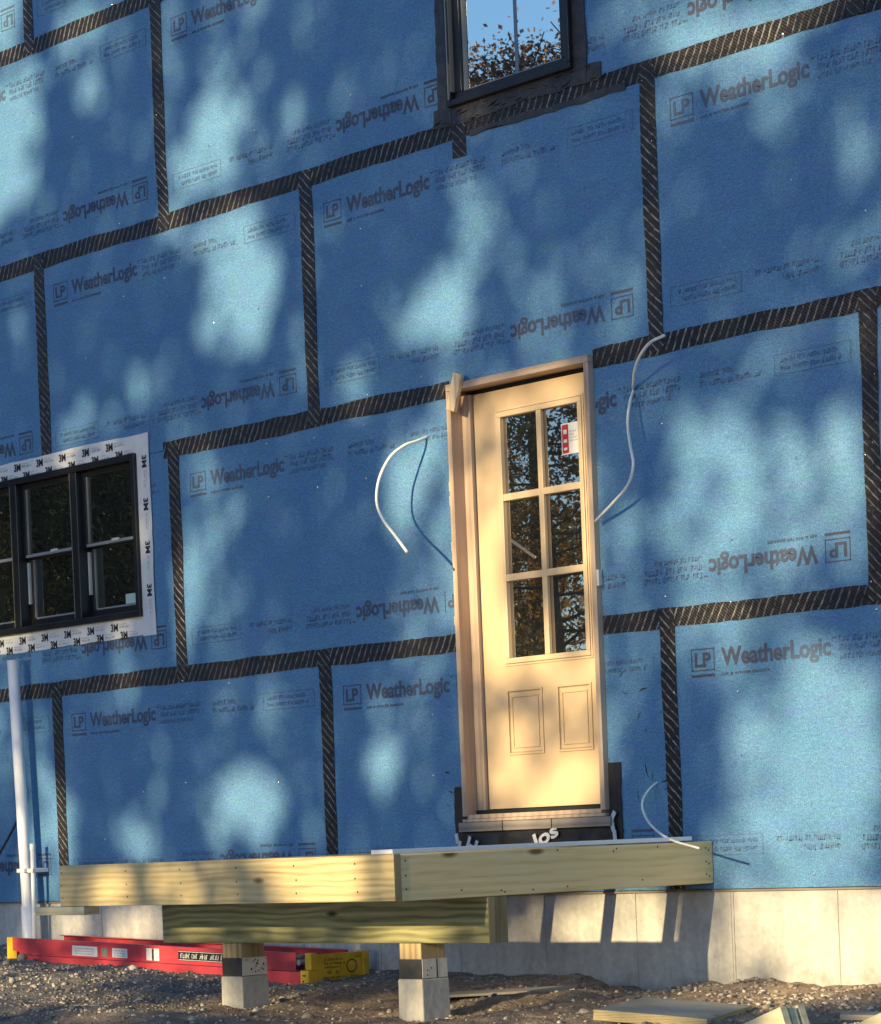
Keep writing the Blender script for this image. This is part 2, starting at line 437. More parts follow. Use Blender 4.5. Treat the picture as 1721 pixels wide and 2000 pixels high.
def fake_line(u0, u1, v0, hgt, rs):
    """a line of print too small to read: uneven little strokes grouped in words"""
    out = []; u = u0
    while u < u1 - .008:
        n = rs.randint(3, 9)
        for _ in range(n):
            w = rs.choice((.007, .010, .012)) * hgt / .022
            if u + w > u1: break
            hh = hgt * rs.choice((.75, 1, 1, .9))
            k = rs.random()
            if k < .5: out += [rect2d(u, v0, u + w*.38, v0 + hh), rect2d(u, v0 + hh*.78, u + w*.85, v0 + hh)]
            elif k < .8: out += [rect2d(u, v0, u + w*.85, v0 + hh*.24), rect2d(u + w*.5, v0, u + w*.85, v0 + hh*.9)]
            else: out += [rect2d(u, v0, u + w*.35, v0 + hh), rect2d(u + w*.3, v0 + hh*.4, u + w*.85, v0 + hh*.62)]
            u += w * 1.12
        u += .014 * hgt / .022
    return out

def stamp_logo():
    g = []
    a, b, c, d, t = .137, .278, -.252, -.153, .005
    g += [rect2d(a, c, b, c+t), rect2d(a, d-t, b, d), rect2d(a, c, a+t, d), rect2d(b-t, c, b, d)]
    g.append((T_LP[0] + (.158, -.235), T_LP[1]))
    g.append((T_WL[0] + (.318, -.262), T_WL[1]))
    g += [rect2d(.962, -.166, .985, -.160)]
    g += [rect2d(a, -.279, b, -.267)]
    g.append((T_S2[0] + (.318, -.280), T_S2[1]))
    return g

def stamp_small():
    rs = random.Random(3); g = []; G = []
    for k, (e, h) in enumerate(((1.372, .026), (1.36, .026), (1.30, .020))):
        g += fake_line(1.0, e, -.182 - k * .037, h, rs)
    G.append(g); g = []
    for k, (s, e, h) in enumerate(((1.475, 1.68, .026), (1.475, 1.84, .024))):
        g += fake_line(s, e, -.186 - k * .040, h, rs)
    G.append(g); g = []
    for k, (e, h) in enumerate(((2.28, .020), (2.30, .018))):
        g += fake_line(1.95, e, -.187 - k * .034, h, rs)
    x0, x1, y0, y1, t = 1.915, 2.345, -.240, -.150, .003
    g += [rect2d(x0, y0, x1, y0+t), rect2d(x0, y1-t, x1, y1), rect2d(x0, y0, x0+t, y1), rect2d(x1-t, y0, x1, y1)]
    return G + [g]
LOGO, SMALL = stamp_logo(), stamp_small()

# ------------------------------------------------------------------ the house
HOLES = [(-.940, .880, 1.565, 2.455), (3.482, 4.468, .310, 2.455), (3.575, 4.425, 3.775, 5.30)]   # x0,x1,z0,z1
house = empty('house', (3, 0, 0), 'house under construction with wall of blue printed sheathing and black taped seams', 'house')

def in_hole(x, z, pad=0):
    return any(a - pad < x < b + pad and c - pad < z < d + pad for a, b, c, d in HOLES)

def panel(x0, x1, z0, z1, full):
    g = .0015
    X0, X1, Z0, Z1 = x0 + g, x1 - g, z0 + g, z1 - g
    xs = sorted({X0, X1, *[e for h in HOLES for e in h[:2] if X0 < e < X1]})
    zs = sorted({Z0, Z1, *[e for h in HOLES for e in h[2:] if Z0 < e < Z1]})
    mb = MB(); filled = {}
    for i in range(len(xs)-1):
        for j in range(len(zs)-1):
            filled[i, j] = not in_hole((xs[i]+xs[i+1])/2, (zs[j]+zs[j+1])/2)
    if not any(filled.values()): return
    for (i, j), ok in filled.items():
        if not ok: continue
        a, b, c, d = xs[i], xs[i+1], zs[j], zs[j+1]; y0, y1 = 0, .0125
        V = [(a,y0,c),(b,y0,c),(b,y0,d),(a,y0,d),(a,y1,c),(b,y1,c),(b,y1,d),(a,y1,d)]
        F = [(0,1,2,3),(4,7,6,5)]
        if not filled.get((i, j-1)): F.append((0,4,5,1))
        if not filled.get((i, j+1)): F.append((3,2,6,7))
        if not filled.get((i-1, j)): F.append((0,3,7,4))
        if not filled.get((i+1, j)): F.append((1,5,6,2))
        mb.add(V, F)
    p = mb.build('sheathing_panel', MAT['sheath'], house)
    for nm, stamp, mat in (('printed_logo', LOGO, MAT['ink']), *(('printed_small_text', b, MAT['ink2']) for b in SMALL)):
        for flip in (False, True):
            m2 = MB()
            for v, f in stamp:
                q = [(x0 + u, z1 + w) if not flip else (x1 - u, z0 - w) for u, w in v]
                cx = sum(t[0] for t in q) / len(q)
                if any(in_hole(a, b, -.0) for a, b in q):
                    if nm == 'printed_logo' and len(f) > 4:      # keep the glyph faces outside the opening
                        f = [t for t in f if not any(in_hole(*q[i]) for i in t)]
                    else: continue
                m2.add([(a, -.0016, b) for a, b in q], f)
            if m2.f: m2.build(nm, mat, p)
    nb = MB(); rs = random.Random(int(x0*100 + z0*7))
    for i in range(7):
        for k in range(5):
            x = x0 + .02 + (x1 - x0 - .04) * i / 6 + rs.uniform(-.015, .015); z = z0 + .06 + (z1 - z0 - .12) * k / 4 + rs.uniform(-.04, .04)
            if rs.random() < .45 or in_hole(x, z, .12): continue
            r_ = .0048
            a = rs.uniform(0, 6.28); tl = rs.uniform(.2, .8)
            n = Vector((math.cos(a)*tl, -1, math.sin(a)*tl)).normalized(); e = n.cross(Vector((0,0,1))).normalized(); e2 = n.cross(e)
            c = Vector((x, -.0035, z))
            ring = [c + (e*math.cos(q*1.0472) + e2*math.sin(q*1.0472))*r_ for q in range(6)]
            tip = c + n*.0015
            nb.add(ring + [tip] + [c + Vector((0, .0033, 0))], [(q, (q+1) % 6, 6) for q in range(6)] + [((q+1) % 6, q, 7) for q in range(6)])
    if nb.f: nb.build('nail_head', MAT['nail'], p)['kind'] = 'stuff'

for row in range(5):
    z0 = row * 1.22
    start = -2.44 if row % 2 == 0 else -3.66
    for k in range(5 if row % 2 == 0 else 5):
        panel(start + 2.44*k, start + 2.44*(k+1), z0, z0 + 1.22, True)

def strip(x0, x1, z0, z1, ax, mat, name='seam_tape', y=-.0012, th=.0016, jit=.0036, seed=0, parent=None, step=.06):
    """a strip of tape with slightly uneven edges"""
    rs = random.Random(seed + int(x0*50 + z0*70)); mb = MB()
    L = (x1-x0) if ax == 'x' else (z1-z0); n = max(2, int(L / step))
    fr = []; bk = []
    drift = [0, 0]
    for i in range(n + 1):
        t = i / n
        for s in (0, 1): drift[s] = drift[s]*.8 + rs.uniform(-jit, jit)
        if ax == 'x': a, b = (x0 + L*t, z0 + drift[0]), (x0 + L*t, z1 + drift[1])
        else:         a, b = (x0 + drift[0], z0 + L*t), (x1 + drift[1], z0 + L*t)
        fr += [(a[0], y - th, a[1]), (b[0], y - th, b[1])]; bk += [(a[0], y, a[1]), (b[0], y, b[1])]
    V = fr + bk; N = len(fr); F = []
    for i in range(n):
        p = 2*i
        F += [(p, p+2, p+3, p+1), (N+p, N+p+1, N+p+3, N+p+2), (p, N+p, N+p+2, p+2), (p+1, p+3, N+p+3, N+p+1)]
    F += [(0, 1, N+1, N), (N-2, 2*N-2, 2*N-1, N-1)]
    mb.add(V, F)
    return mb.build(name, mat, parent or house)

hw, vw = .044, .046
def hx(z, a, b, seed): strip(a, b, z - hw, z + hw, 'x', MAT['tape_x'], seed=seed)
def vz(x, a, b, seed): strip(x - vw, x + vw, a, b, 'z', MAT['tape_z'], y=-.0031, seed=seed)
hx(1.22, -2.6, 3.478, 1); hx(1.22, 4.472, 8.5, 2)
hx(2.44, 1.128, 3.478, 3); hx(2.44, 4.472, 8.5, 4)
hx(3.66, -2.6, 8.5, 5); hx(4.88, -2.6, 3.50, 6); hx(4.88, 4.50, 8.5, 7)
for x in (-2.44, 0, 2.44, 4.88, 7.32):
    vz(x, .004, 1.255, 11)
    vz(x, 2.56 if x == 0 else 2.41, 3.695, 12)
    vz(x, 4.85, 6.1, 13)
for x in (1.22, 6.1): vz(x, 1.19, 2.477, 14)
for x in (-1.22, 1.22, 6.1): vz(x, 3.62, 4.92, 15)
vz(3.62, 3.53, 3.70, 16)

# body of the house behind the sheathing, and the foundation
fb = MB()
X0, X1, Y0, Y1, Z0, Z1 = -3.6, 8.5, .0135, 8.0, 0.0, 6.1
fb.box(X0, X0+.12, Y0+.15, Y1, Z0, Z1); fb.box(X1-.12, X1, Y0+.15, Y1, Z0, Z1)
fb.box(X0+.12, X1-.12, Y1-.12, Y1, Z0, Z1); fb.box(X0, X1, Y0, Y1, Z1+.001, Z1+.13)
xs = [X0, -1.0, .93, 3.44, 4.51, X1]
for a, b, zz in ((X0, -.945, None), (.885, 3.47, None), (4.48, X1, None)): fb.box(a, b, Y0, Y0+.14, Z0, Z1)
fb.box(-.944, .884, Y0, Y0+.14, Z0, 1.56); fb.box(-.944, .884, Y0, Y0+.14, 2.46, Z1)
fb.box(3.471, 4.479, Y0, Y0+.14, Z0, .30); fb.box(3.471, 4.479, Y0, Y0+.14, 2.46, 3.77); fb.box(3.471, 3.57, Y0, Y0+.14, 3.77, 5.305); fb.box(4.43, 4.479, Y0, Y0+.14, 3.77, 5.305)
fb.box(3.471, 4.479, Y0, Y0+.14, 5.305, Z1)
fb.build('framing', MAT['framing'], house)

fm = MB(); fm.box(-3.6, 8.5, .010, .26, -1.2, -.004)
found = fm.build('foundation_wall', MAT['concrete'], house)
rs = random.Random(2)
for x in (-.80, -.22, .335, .98, 1.57, 2.16, 2.78, 3.385, 3.992, 4.598, 5.205, 5.808, 6.41, 7.02):
    n = 14; sm = MB()
    w = rs.choice((.0022, .0035))
    for i in range(n):
        za, zb = -.9 + .892*i/n, -.9 + .892*(i+1)/n
        sm.box(x - w, x + w + rs.uniform(0, .0015), .0065 - rs.uniform(0, .0015), .0099, za, zb)
    sm.build('form_seam', MAT['pier'], found)
# narrow smooth band where two pours meet
MB().box(5.128, 5.192, .0068, .0099, -.9, -.006).build('pour_joint', MAT['concrete'], found)
# bottom drip edge strip
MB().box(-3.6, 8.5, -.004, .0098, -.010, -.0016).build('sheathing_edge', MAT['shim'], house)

# ---------------- triple double-hung window
def ring(mb, x0, x1, z0, z1, w, y0, y1, wb=None, wt=None, m=0):
    wb = wb or w; wt = wt or w
    mb.box(x0, x1, y0, y1, z0, z0+wb, m); mb.box(x0, x1, y0, y1, z1-wt, z1, m)
    mb.box(x0, x0+w, y0, y1, z0+wb, z1-wt, m); mb.box(x1-w, x1, y0, y1, z0+wb, z1-wt, m)

win = empty('window', (0, 0, 1.56), parent=house); win['label'] = 'black triple double-hung window with white flashing tape around it'
def wc(mb, name, mat, bevel=0, **k):
    o = mb.build(name, mat, win, bevel=bevel); o.matrix_parent_inverse = Matrix.Translation((0, 0, -1.56)); return o
m = MB(); ring(m, -.944, .884, 1.561, 2.459, .036, -.030, .10); wc(m, 'frame', MAT['black'], .003)
for xm in (-.335, .282):
    wc(MB().box(xm-.034, xm+.034, -.026, .098, 1.598, 2.422), 'mullion', MAT['black'], .004)
    wc(MB().box(xm-.030, xm-.026, -.0285, -.0262, 1.60, 2.42), 'mullion_bead', MAT['tan_stile'])
zm = 2.0
for (a, b) in ((-.907, -.370), (-.300, .247), (.317, .847)):
    m = MB(); ring(m, a, b, zm-.008, 2.422, .034, .012, .040, .024, .03); wc(m, 'upper_sash', MAT['black'], .002)
    m = MB(); ring(m, a, b, 1.598, zm+.012, .034, .044, .074, .042, .026); wc(m, 'lower_sash', MAT['black'], .002)
    wc(MB().box(a+.030, b-.034, .008, .0118, zm-.004, zm+.012), 'meeting_rail_glint', MAT['rail'])  # grey strip paints the glint along the black meeting rail
    wc(MB().box((a+b)/2+.02, (a+b)/2+.09, .000, .0078, zm+.004, zm+.020), 'sash_lock', MAT['liner'], .002)
    wc(MB().box(a+.034, b-.034, .024, .028, zm+.017, 2.391), 'glass_pane', MAT['glass_dark'])
    wc(MB().box(a+.034, b-.034, .056, .060, 1.641, zm-.015), 'glass_pane', MAT['glass_dark'])
    wc(MB().box(a+.0345, a+.048, .018, .0238, zm+.017, 2.391), 'lit_stile_face', MAT['tan_stile'])  # tan strip paints the lit inner face of the black left stile
    wc(MB().box(a+.0345, a+.048, .050, .0558, 1.641, zm-.015), 'lit_stile_face', MAT['tan_stile'])
    wc(MB().box(a+.0345, b-.036, .050, .0558, 1.6405, 1.650), 'glazing_bead', MAT['rail'])
    wc(MB().box(a+.002, a+.020, .030, .0435, 1.73, zm-.03), 'jamb_liner', MAT['liner'])
    for zc in (2.23,): pass
wc(MB().box(.640, .745, .0535, .0558, 1.652, 1.706), 'sticker', MAT['green_sticker'])
def tp(x0, x1, z0, z1, ax, y, sd):
    o = strip(x0, x1, z0, z1, ax, MAT['wtape'], 'flashing_tape', y=y, th=.0014, jit=.0035, seed=sd, parent=win); o.matrix_parent_inverse = Matrix.Translation((0, 0, -1.56))
tp(-1.06, 1.000, 1.452, 1.572, 'x', -.0050, 3)
tp(.882, 1.003, 1.452, 2.555, 'z', -.0068, 4); tp(-1.063, -.942, 1.452, 2.555, 'z', -.0068, 5)
tp(-1.06, .998, 2.448, 2.558, 'x', -.0086, 6)
rs = random.Random(9)
def mark(x, z, y, rot):
    e1, e2 = Vector((1,0,0)), Vector((0,0,1))
    lg, tx = MB(), MB()
    add2d(lg, T_3M[0] - (.034, .0225), T_3M[1], (x, y, z), e1, e2, rot)
    for v, f in fake_line(.05, .145, -.006, .012, rs) + fake_line(.05, .12, .012, .006, rs): add2d(tx, v, f, (x, y, z), e1, e2, rot)
    wc(lg, 'tape_logo', MAT['bprint']); wc(tx, 'tape_small_print', MAT['gprint'])
for i in range(8):
    mark(-.99 + .232*i, 2.520, -.0118, 0); mark(-1.02 + .232*i, 1.520, -.0072, 0)
    if i < 8: mark(-.93 + .232*i, 1.472, -.0072, 0); mark(-.9 + .232*i, 2.466, -.0118, 0)
for i in range(4): mark(.955, 1.70 + .235*i, -.0090, R(-90)); mark(-1.0, 1.70 + .235*i, -.0090, R(90))

# ---------------- upper window
uw = empty('window', (4, 0, 3.77), parent=house); uw['label'] = 'tall black casement window reflecting blue sky'
def uc(mb, name, mat, bevel=0):
    o = mb.build(name, mat, uw, bevel=bevel); o.matrix_parent_inverse = Matrix.Translation((-4, 0, -3.77)); return o
m = MB(); ring(m, 3.573, 4.427, 3.771, 5.30, .030, -.034, .10); uc(m, 'frame', MAT['black'], .004)
m = MB(); ring(m, 3.607, 4.393, 3.806, 5.265, .050, -.006, .045, .030); uc(m, 'sash', MAT['black'], .004)
m = MB(); ring(m, 3.657, 4.343, 3.8365, 5.215, .008, .010, .040); uc(m, 'glazing_bead', MAT['rail'])
uc(MB().box(3.6655, 4.3345, .022, .028, 3.845, 5.2065), 'glass_pane', MAT['glass_sky'])
uc(MB().box(4.010, 4.030, .0195, .0215, 3.845, 5.2065), 'grille_bar', plain('sky_tinted_grille', (.16, .22, .30), .3))  # blue-grey puts the sky's reflection into the bar's colour
uc(MB().box(3.6035, 3.6065, -.030, .02, 3.84, 5.26), 'lit_jamb_strip', MAT['tan_stile'])  # tan strip paints the lit return of the black left jamb
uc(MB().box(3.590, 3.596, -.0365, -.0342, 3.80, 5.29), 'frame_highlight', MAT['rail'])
def bt(x0, x1, z0, z1, ax, y, sd, jit=.006):
    o = strip(x0, x1, z0, z1, ax, MAT['btape'], 'flashing_tape', y=y, th=.002, jit=jit, seed=sd, parent=uw, step=.035); o.matrix_parent_inverse = Matrix.Translation((-4, 0, -3.77))
bt(3.45, 4.60, 3.688, 3.778, 'x', -.0052, 1, .005)
bt(3.492, 3.576, 3.69, 5.4, 'z', -.0074, 2); bt(4.424, 4.505, 3.69, 5.4, 'z', -.0074, 3)
bt(3.70, 4.75, 3.612, 3.640, 'x', -.0052, 8, .006)
m = MB(); rs = random.Random(4)
for k in range(26):            # wrinkles and puckers of the sill tape
    x = 3.44 + k*.047 + rs.uniform(-.01, .01); z = rs.uniform(3.69, 3.765)
    d = Vector((1, 0, rs.uniform(-.4, .4))).normalized(); L = rs.uniform(.03, .09)
    a = Vector((x, -.0078, z)); m.tube([a - d*L/2, a + Vector((0, -.004, 0)), a + d*L/2], [.001, .0045, .001], 5)
uc(m, 'tape_wrinkle', MAT['btape'])

# ---------------- door
door = empty('door', (3.97, 0, .36), parent=house); door['label'] = 'cream entry door with six glass lites, unpainted wooden jambs'
def dc(mb, name, mat, bevel=0):
    o = mb.build(name, mat, door, bevel=bevel); o.matrix_parent_inverse = Matrix.Translation((-3.97, 0, -.36)); return o
YF, YL = -.032, .060
dc(MB().box(3.484, 3.514, YF, .11, .375, 2.424), 'jamb', MAT['jamb'], .002)
dc(MB().box(4.436, 4.466, YF, .11, .375, 2.424), 'jamb', MAT['jamb'], .002)
dc(MB().box(3.484, 4.466, YF-.001, .11, 2.425, 2.458), 'head_jamb', make_wood('primed_pine_head', (.40,.285,.205), (.52,.385,.285), (.58,.44,.33), 'X', 3, 6, knots=False, rough=.6), .002)
dc(MB().box(3.5145, 3.572, .040, .108, .402, 2.4045), 'jamb_stop', MAT['jamb'], .002)
for a, b in ((3.5725, 3.5785), (4.423, 4.435)): dc(MB().box(a, b, YL+.004, .108, .395, 2.423), 'door_gap_strip', MAT['dark_fill'])  # black strips paint the shaded gap around the leaf
dc(MB().box(3.527, 4.423, YL+.006, .108, 2.405, 2.4235), 'door_gap_strip', MAT['dark_fill'])
# leaf with a raised lite frame and two embossed panels
LX0, LX1, LZ0, LZ1 = 3.580, 4.418, .405, 2.402
GX = (3.745, 4.325); GZ = (1.095, 2.295)
m = MB()
m.box(LX0, GX[0], YL, YL+.044, LZ0, LZ1); m.box(GX[1], LX1, YL, YL+.044, LZ0, LZ1)
m.box(GX[0], GX[1], YL, YL+.044, GZ[1], LZ1); m.box(GX[0], GX[1], YL, YL+.044, LZ0, GZ[0])
leaf = dc(m, 'door_leaf', MAT['door'])
m = MB(); ring(m, GX[0]-.012, GX[1]+.012, GZ[0]-.012, GZ[1]+.012, .010, YL-.006, YL-.0002); dc(m, 'lite_frame', MAT['muntin'], .002)
m = MB(); ring(m, GX[0], GX[1], GZ[0], GZ[1], .026, YL-.010, YL+.02); dc(m, 'lite_frame', MAT['muntin'], .003)
gx0, gx1, gz0, gz1 = GX[0]+.026, GX[1]-.026, GZ[0]+.026, GZ[1]-.026
xm = (gx0+gx1)/2; hb = .0165
m = MB(); m.box(xm-hb, xm+hb, YL-.008, YL+.012, gz0, gz1)
hz = [gz0 + (gz1-gz0)*k/3 for k in (1, 2)]
for z in hz:
    m.box(gx0, xm-hb, YL-.008, YL+.012, z-hb, z+hb); m.box(xm+hb, gx1, YL-.008, YL+.012, z-hb, z+hb)
dc(m, 'muntin_grille', MAT['muntin'], .003)
zs = [gz0, *hz, gz1]
for k in range(3):
    for a, b in ((gx0, xm-hb), (xm+hb, gx1)):
        za = zs[k] + (hb if k else 0); zb = zs[k+1] - (hb if k < 2 else 0)
        dc(MB().box(a, b, YL+.0125, YL+.018, za, zb), 'glass_pane', MAT['glass_door'])
for a, b in ((3.738, 3.985), (4.085, 4.318)):
    z0, z1 = .658, .972
    m = MB()                       # embossed panel: groove lip and raised field
    ring(m, a, b, z0, z1, .010, YL-.0075, YL-.0002); ring(m, a+.030, b-.030, z0+.032, z1-.032, .008, YL-.0060, YL-.0002)
    dc(m, 'raised_panel', MAT['door'], .0015)
    m = MB(); ring(m, a+.0105, b-.0105, z0+.0105, z1-.0105, .005, YL-.0006, YL-.0001); dc(m, 'groove_shade_strip', plain('door_groove_shade', (.36, .27, .15), .6))  # darker flat strip paints the shade of the panel groove
# energy sticker on the upper right lite
sx0, sx1, sz0, sz1 = 4.170, 4.300, 2.04, 2.185
dc(MB().box(sx0, sx1, YL+.0095, YL+.0122, sz0, sz1), 'sticker', MAT['sticker'])
m = MB(); m.box(sx0+.006, sx0+.048, YL+.0085, YL+.0094, sz0+.006, sz1-.006); dc(m, 'sticker_red_band', MAT['red'])
m = MB()
for k, (a, b) in enumerate(((.02, .032), (.055, .07), (.095, .115))): m.box(sx0+.016, sx0+.038, YL+.0075, YL+.0084, sz0+a, sz0+b)
dc(m, 'sticker_white_mark', MAT['sticker'])
m = MB(); rs = random.Random(1)
for k in range(4):
    for v, f in fake_line(.056, .118 - rs.uniform(0, .03), .058 + k*.014, .007, rs): add2d(m, v, f, (sx0, YL+.009, sz0), (1,0,0), (0,0,1))
dc(m, 'sticker_small_print', MAT['gprint'])
# sill, gap, packers, membrane
dc(MB().box(3.514, 4.436, YF+.004, .11, .362, .382), 'sill', MAT['jamb'], .002)
dc(MB().box(3.516, 4.434, .030, .11, .383, .401), 'sill_gap', MAT['dark_fill'])  # dark block painted in for the shade under the leaf
dc(MB().box(3.484, 4.466, YF-.002, -.004, .347, .361), 'sill_nosing', MAT['jamb'], .002)
for a, b in ((3.455, 3.765), (3.772, 4.105), (4.112, 4.500)):
    dc(MB().box(a, b, -.036, -.0035, .300, .3455), 'packer_block', MAT['shim'], .003)
# black flashing flaps either side and the membrane under the door
def flap(x0, x1, z0, z1, y, name, sd, jit=.006):
    o = strip(x0, x1, z0, z1, 'z', MAT['membrane'], name, y=y, th=.002, jit=jit, seed=sd, parent=door, step=.03); o.matrix_parent_inverse = Matrix.Translation((-3.97, 0, -.36))
flap(4.466, 4.553, .215, .590, -.0052, 'flashing_flap', 2, .004); flap(3.405, 3.484, .215, .520, -.0052, 'flashing_flap', 3)
m = MB(); nx, nz = 60, 10; V = []; F = []
rs = random.Random(8)
for j in range(nz+1):
    for i in range(nx+1):
        x = 3.432 + 1.085*i/nx; z = .195 + .104*j/nz
        u = i/nx*7
        w = .010*math.sin(u*2.1 + j*.35) * (1 - j/nz) + .006*math.sin(u*5 - j*.5)*(.3 + .7*(1-j/nz))
        V.append((x, -.018 - abs(w), z))
for j in range(nz):
    for i in range(nx): q = j*(nx+1)+i; F.append((q, q+1, q+nx+2, q+nx+1))
V2 = [(x, -.0045, z) for x, y, z in V]; N = len(V); m.add(V + V2, F + [tuple(N+i for i in f[::-1]) for f in F])
edge = [i for i in range(nx+1)] ; m.f += [(i+1, i, N+i, N+i+1) for i in range(nx)] + [(N-nx-1+i, N-nx+i, 2*N-nx+i, 2*N-nx-1+i) for i in range(nx)]
m.mi = [0]*len(m.f)
dc(m, 'sill_membrane', MAT['membrane']).data.polygons.foreach_set('use_smooth', [True]*len(m.f))
m = MB()
v, f = text_mesh('H', .075, .085, .04); add2d(m, v, f, (3.492, -.036, .205), (1,0,0), (0,0,1), R(-24)); dc(m, 'membrane_lettering', MAT['wprint']); m = MB()
v, f = text_mesh('los', .17, .072, .03); add2d(m, v, f, (4.000, -.036, .205), (1,0,0), (0,0,1), R(21))
dc(m, 'membrane_lettering', MAT['wprint'])
for (x, z, rx) in ((3.425, .27, .2), (3.44, .235, -.3), (4.50, .30, .25), (4.512, .255, .1), (4.505, .345, -.6)):   # loose torn scraps of backing film
    ax = Vector((math.cos(rx), 0, math.sin(rx))); az = Vector((-math.sin(rx), 0, math.cos(rx)))
    dc(MB().obox((x, -.022, z), ax, (0, 1, 0), az, .011, .0015, .024), 'film_scrap', MAT['wprint'])
# scrap block nailed across the head corner, small white clip on the right jamb
ax = Vector((.36, 0, .93)).normalized(); az = ax.cross(Vector((0, 1, 0)))
dc(MB().obox((3.566, -.044, 2.412), ax, (0, 1, 0), az, .090, .011, .030), 'corner_block', MAT['clip'], .002)
dc(MB().box(4.4665, 4.482, -.030, -.005, 1.40, 1.475), 'jamb_clip', MAT['liner'], .002)
for z in (1.95, 1.88, 1.66, 1.3): dc(MB().box(3.470, 3.4838, -.022, -.004, z, z+.045), 'jamb_shim', MAT['clip'])
# tar smears and scrapes on the sheathing beside the door
rs = random.Random(31)
for k in range(16):
    x = rs.uniform(4.53, 4.83); z = rs.uniform(.40, 1.0) if k < 12 else rs.uniform(.25, .6)
    if k >= 12: x = rs.uniform(3.30, 3.44)
    a = rs.choice((rs.uniform(.6, 2.2), rs.uniform(-.4, .4))); L = rs.uniform(.02, .085); w_ = rs.uniform(.002, .006); cv = rs.uniform(-.5, .5); L *= .75; w_ *= .7
    up_, dn = [], []
    for i in range(7):
        t_ = i/6; b_ = a + cv*(t_-.5); ww = w_*math.sin(math.pi*min(max(t_, .05), .95))
        px_, pz_ = x + math.cos(b_)*L*(t_-.5), z + math.sin(b_)*L*(t_-.5)
        up_.append((px_ - math.sin(b_)*ww, -.0012, pz_ + math.cos(b_)*ww)); dn.append((px_ + math.sin(b_)*ww, -.0012, pz_ - math.cos(b_)*ww))
    MB().add(up_ + dn, [(i, i+1, 8+i, 7+i) for i in range(6)]).build('tar_smear', MAT['bprint'], house)
keep_world(house)
for e in (win, uw, door): e.matrix_parent_inverse = Matrix.Translation(-Vector(house.location))

# ------------------------------------------------------------------ deck frame
deck = empty('deck_frame', (3.9, -1.36, -.49), 'unfinished treated lumber deck frame under the door on two posts', 'deck frame')
def kc(mb, name, mat, bevel=.003):
    return mb.build(name, mat, deck, bevel=bevel)
DX0, DX1, DY = 2.714, 5.106, -1.860
kc(MB().box(DX0, DX1, DY, DY+.038, .030, .219), 'front_rim_board', [MAT['deck']])
kc(MB().box(DX1-.0015, DX1+.0004, DY+.001, DY+.037, .031, .218), 'rim_end_grain', MAT['endgrain'], 0)
kc(MB().box(DX1-.040, DX1-.002, DY+.039, -.003, .028, .214), 'side_rim_board', MAT['deck_y'])
for x in (2.735, 3.25, 3.655, 4.062, 4.468, 4.866):
    kc(MB().box(x-.019, x+.019, DY+.039, -.045, .031, .214), 'joist', MAT['deck_y'])
kc(MB().box(DX0, DX1-.041, -.044, -.005, .030, .214), 'ledger_board', MAT['deck'])
for k, y in enumerate((-1.358, -1.319, -1.280)):
    b = kc(MB().box(2.815+.004*k, 5.103-.005*k, y, y+.038, -.166, .0275-.002*(k > 0)), 'beam_ply', MAT['beam'])
    MB().box(5.1031-.005*k, 5.1046-.005*k, y+.001, y+.037, -.165, .0255).build('end_grain', MAT['endgrain'], b)
kc(MB().box(2.50, 2.90, -1.858, -1.77, -.010, .0285), 'cleat', MAT['fresh'])
def nail(x, y, z, ax):
    r_ = .0045; m = MB()
    if ax == 'y': m.add([(x+r_*math.cos(a), y, z+r_*math.sin(a)) for a in [k*math.pi/3 for k in range(6)]], [tuple(range(6))])
    else: m.add([(x, y+r_*math.cos(a), z+r_*math.sin(a)) for a in [k*math.pi/3 for k in range(6)]], [tuple(range(6))])
    kc(m, 'nail', MAT['dark_fill'], 0)
for z in (.07, .125, .185):
    nail(DX1-.0010, DY+.062, z+.006, 'x'); nail(DX1-.0010, -.03, z-.01, 'x')
    nail(DX1-.0010, -.048, z, 'x')
    for x in (2.735, 3.25, 3.655, 4.062, 4.468, 4.866): nail(x+random.uniform(-.008, .008), DY-.0008, z, 'y')
for y, z in ((-.95, .205), (-.62, .19), (-.60, .20), (-.35, .20), (-1.1, .045), (-1.28, .05), (-1.26, .042), (-1.5, .06), (-.9, .05), (-.45, .06)): nail(DX1-.0010, y, z, 'x')
for (px, a) in ((3.335, 0), (4.590, .02)):
    post = kc(MB().box(px-.068, px+.072, -1.352, -1.216, -.236, -.1665), 'post', MAT['postwood'], .004)
    MB().box(px-.070, px+.074, -1.3545, -1.214, -.318, -.2365).build('post_wrap', MAT['darkplate'], post)
    pl = MB().box(px+.0745, px+.0775, -1.3505, -1.210, -.316, -.234).build('base_plate', MAT['galv'], post)
    hm = MB(); rs = random.Random(int(px*10))
    for q in range(16 if px < 4 else 3):
        y = -1.335 + rs.uniform(0, .11); z = -.306 + rs.uniform(0, .06)
        hm.box(px+.0776, px+.0786, y, y+.006, z, z+.006)
    if px > 4: hm.box(px+.0776, px+.0786, -1.272, -1.266, -.315, -.235)
    hm.build('plate_hole', MAT['dark_fill'], post)
    kc(MB().hexa([(px-.082, -1.366, -.75), (px+.088, -1.366, -.75), (px+.088, -1.200, -.75), (px-.082, -1.200, -.75)],
                 [(px-.076, -1.360, -.319), (px+.081, -1.360, -.319), (px+.081, -1.206, -.319), (px-.076, -1.206, -.319)]), 'concrete_pier', MAT['pier'], .006)
keep_world(deck)

wb = tag(MB().hexa([(4.955, -1.85, .2205), (5.092, -1.852, .2205), (5.092, -.118, .2205), (4.955, -.10, .2205)],
                   [(4.955, -1.85, .2385), (5.092, -1.852, .2385), (5.092, -.118, .2385), (4.955, -.10, .2385)]).build('trim_board', MAT['white'], bevel=.002),
         'long white trim board lying on the edge of the wooden deck frame', 'board')

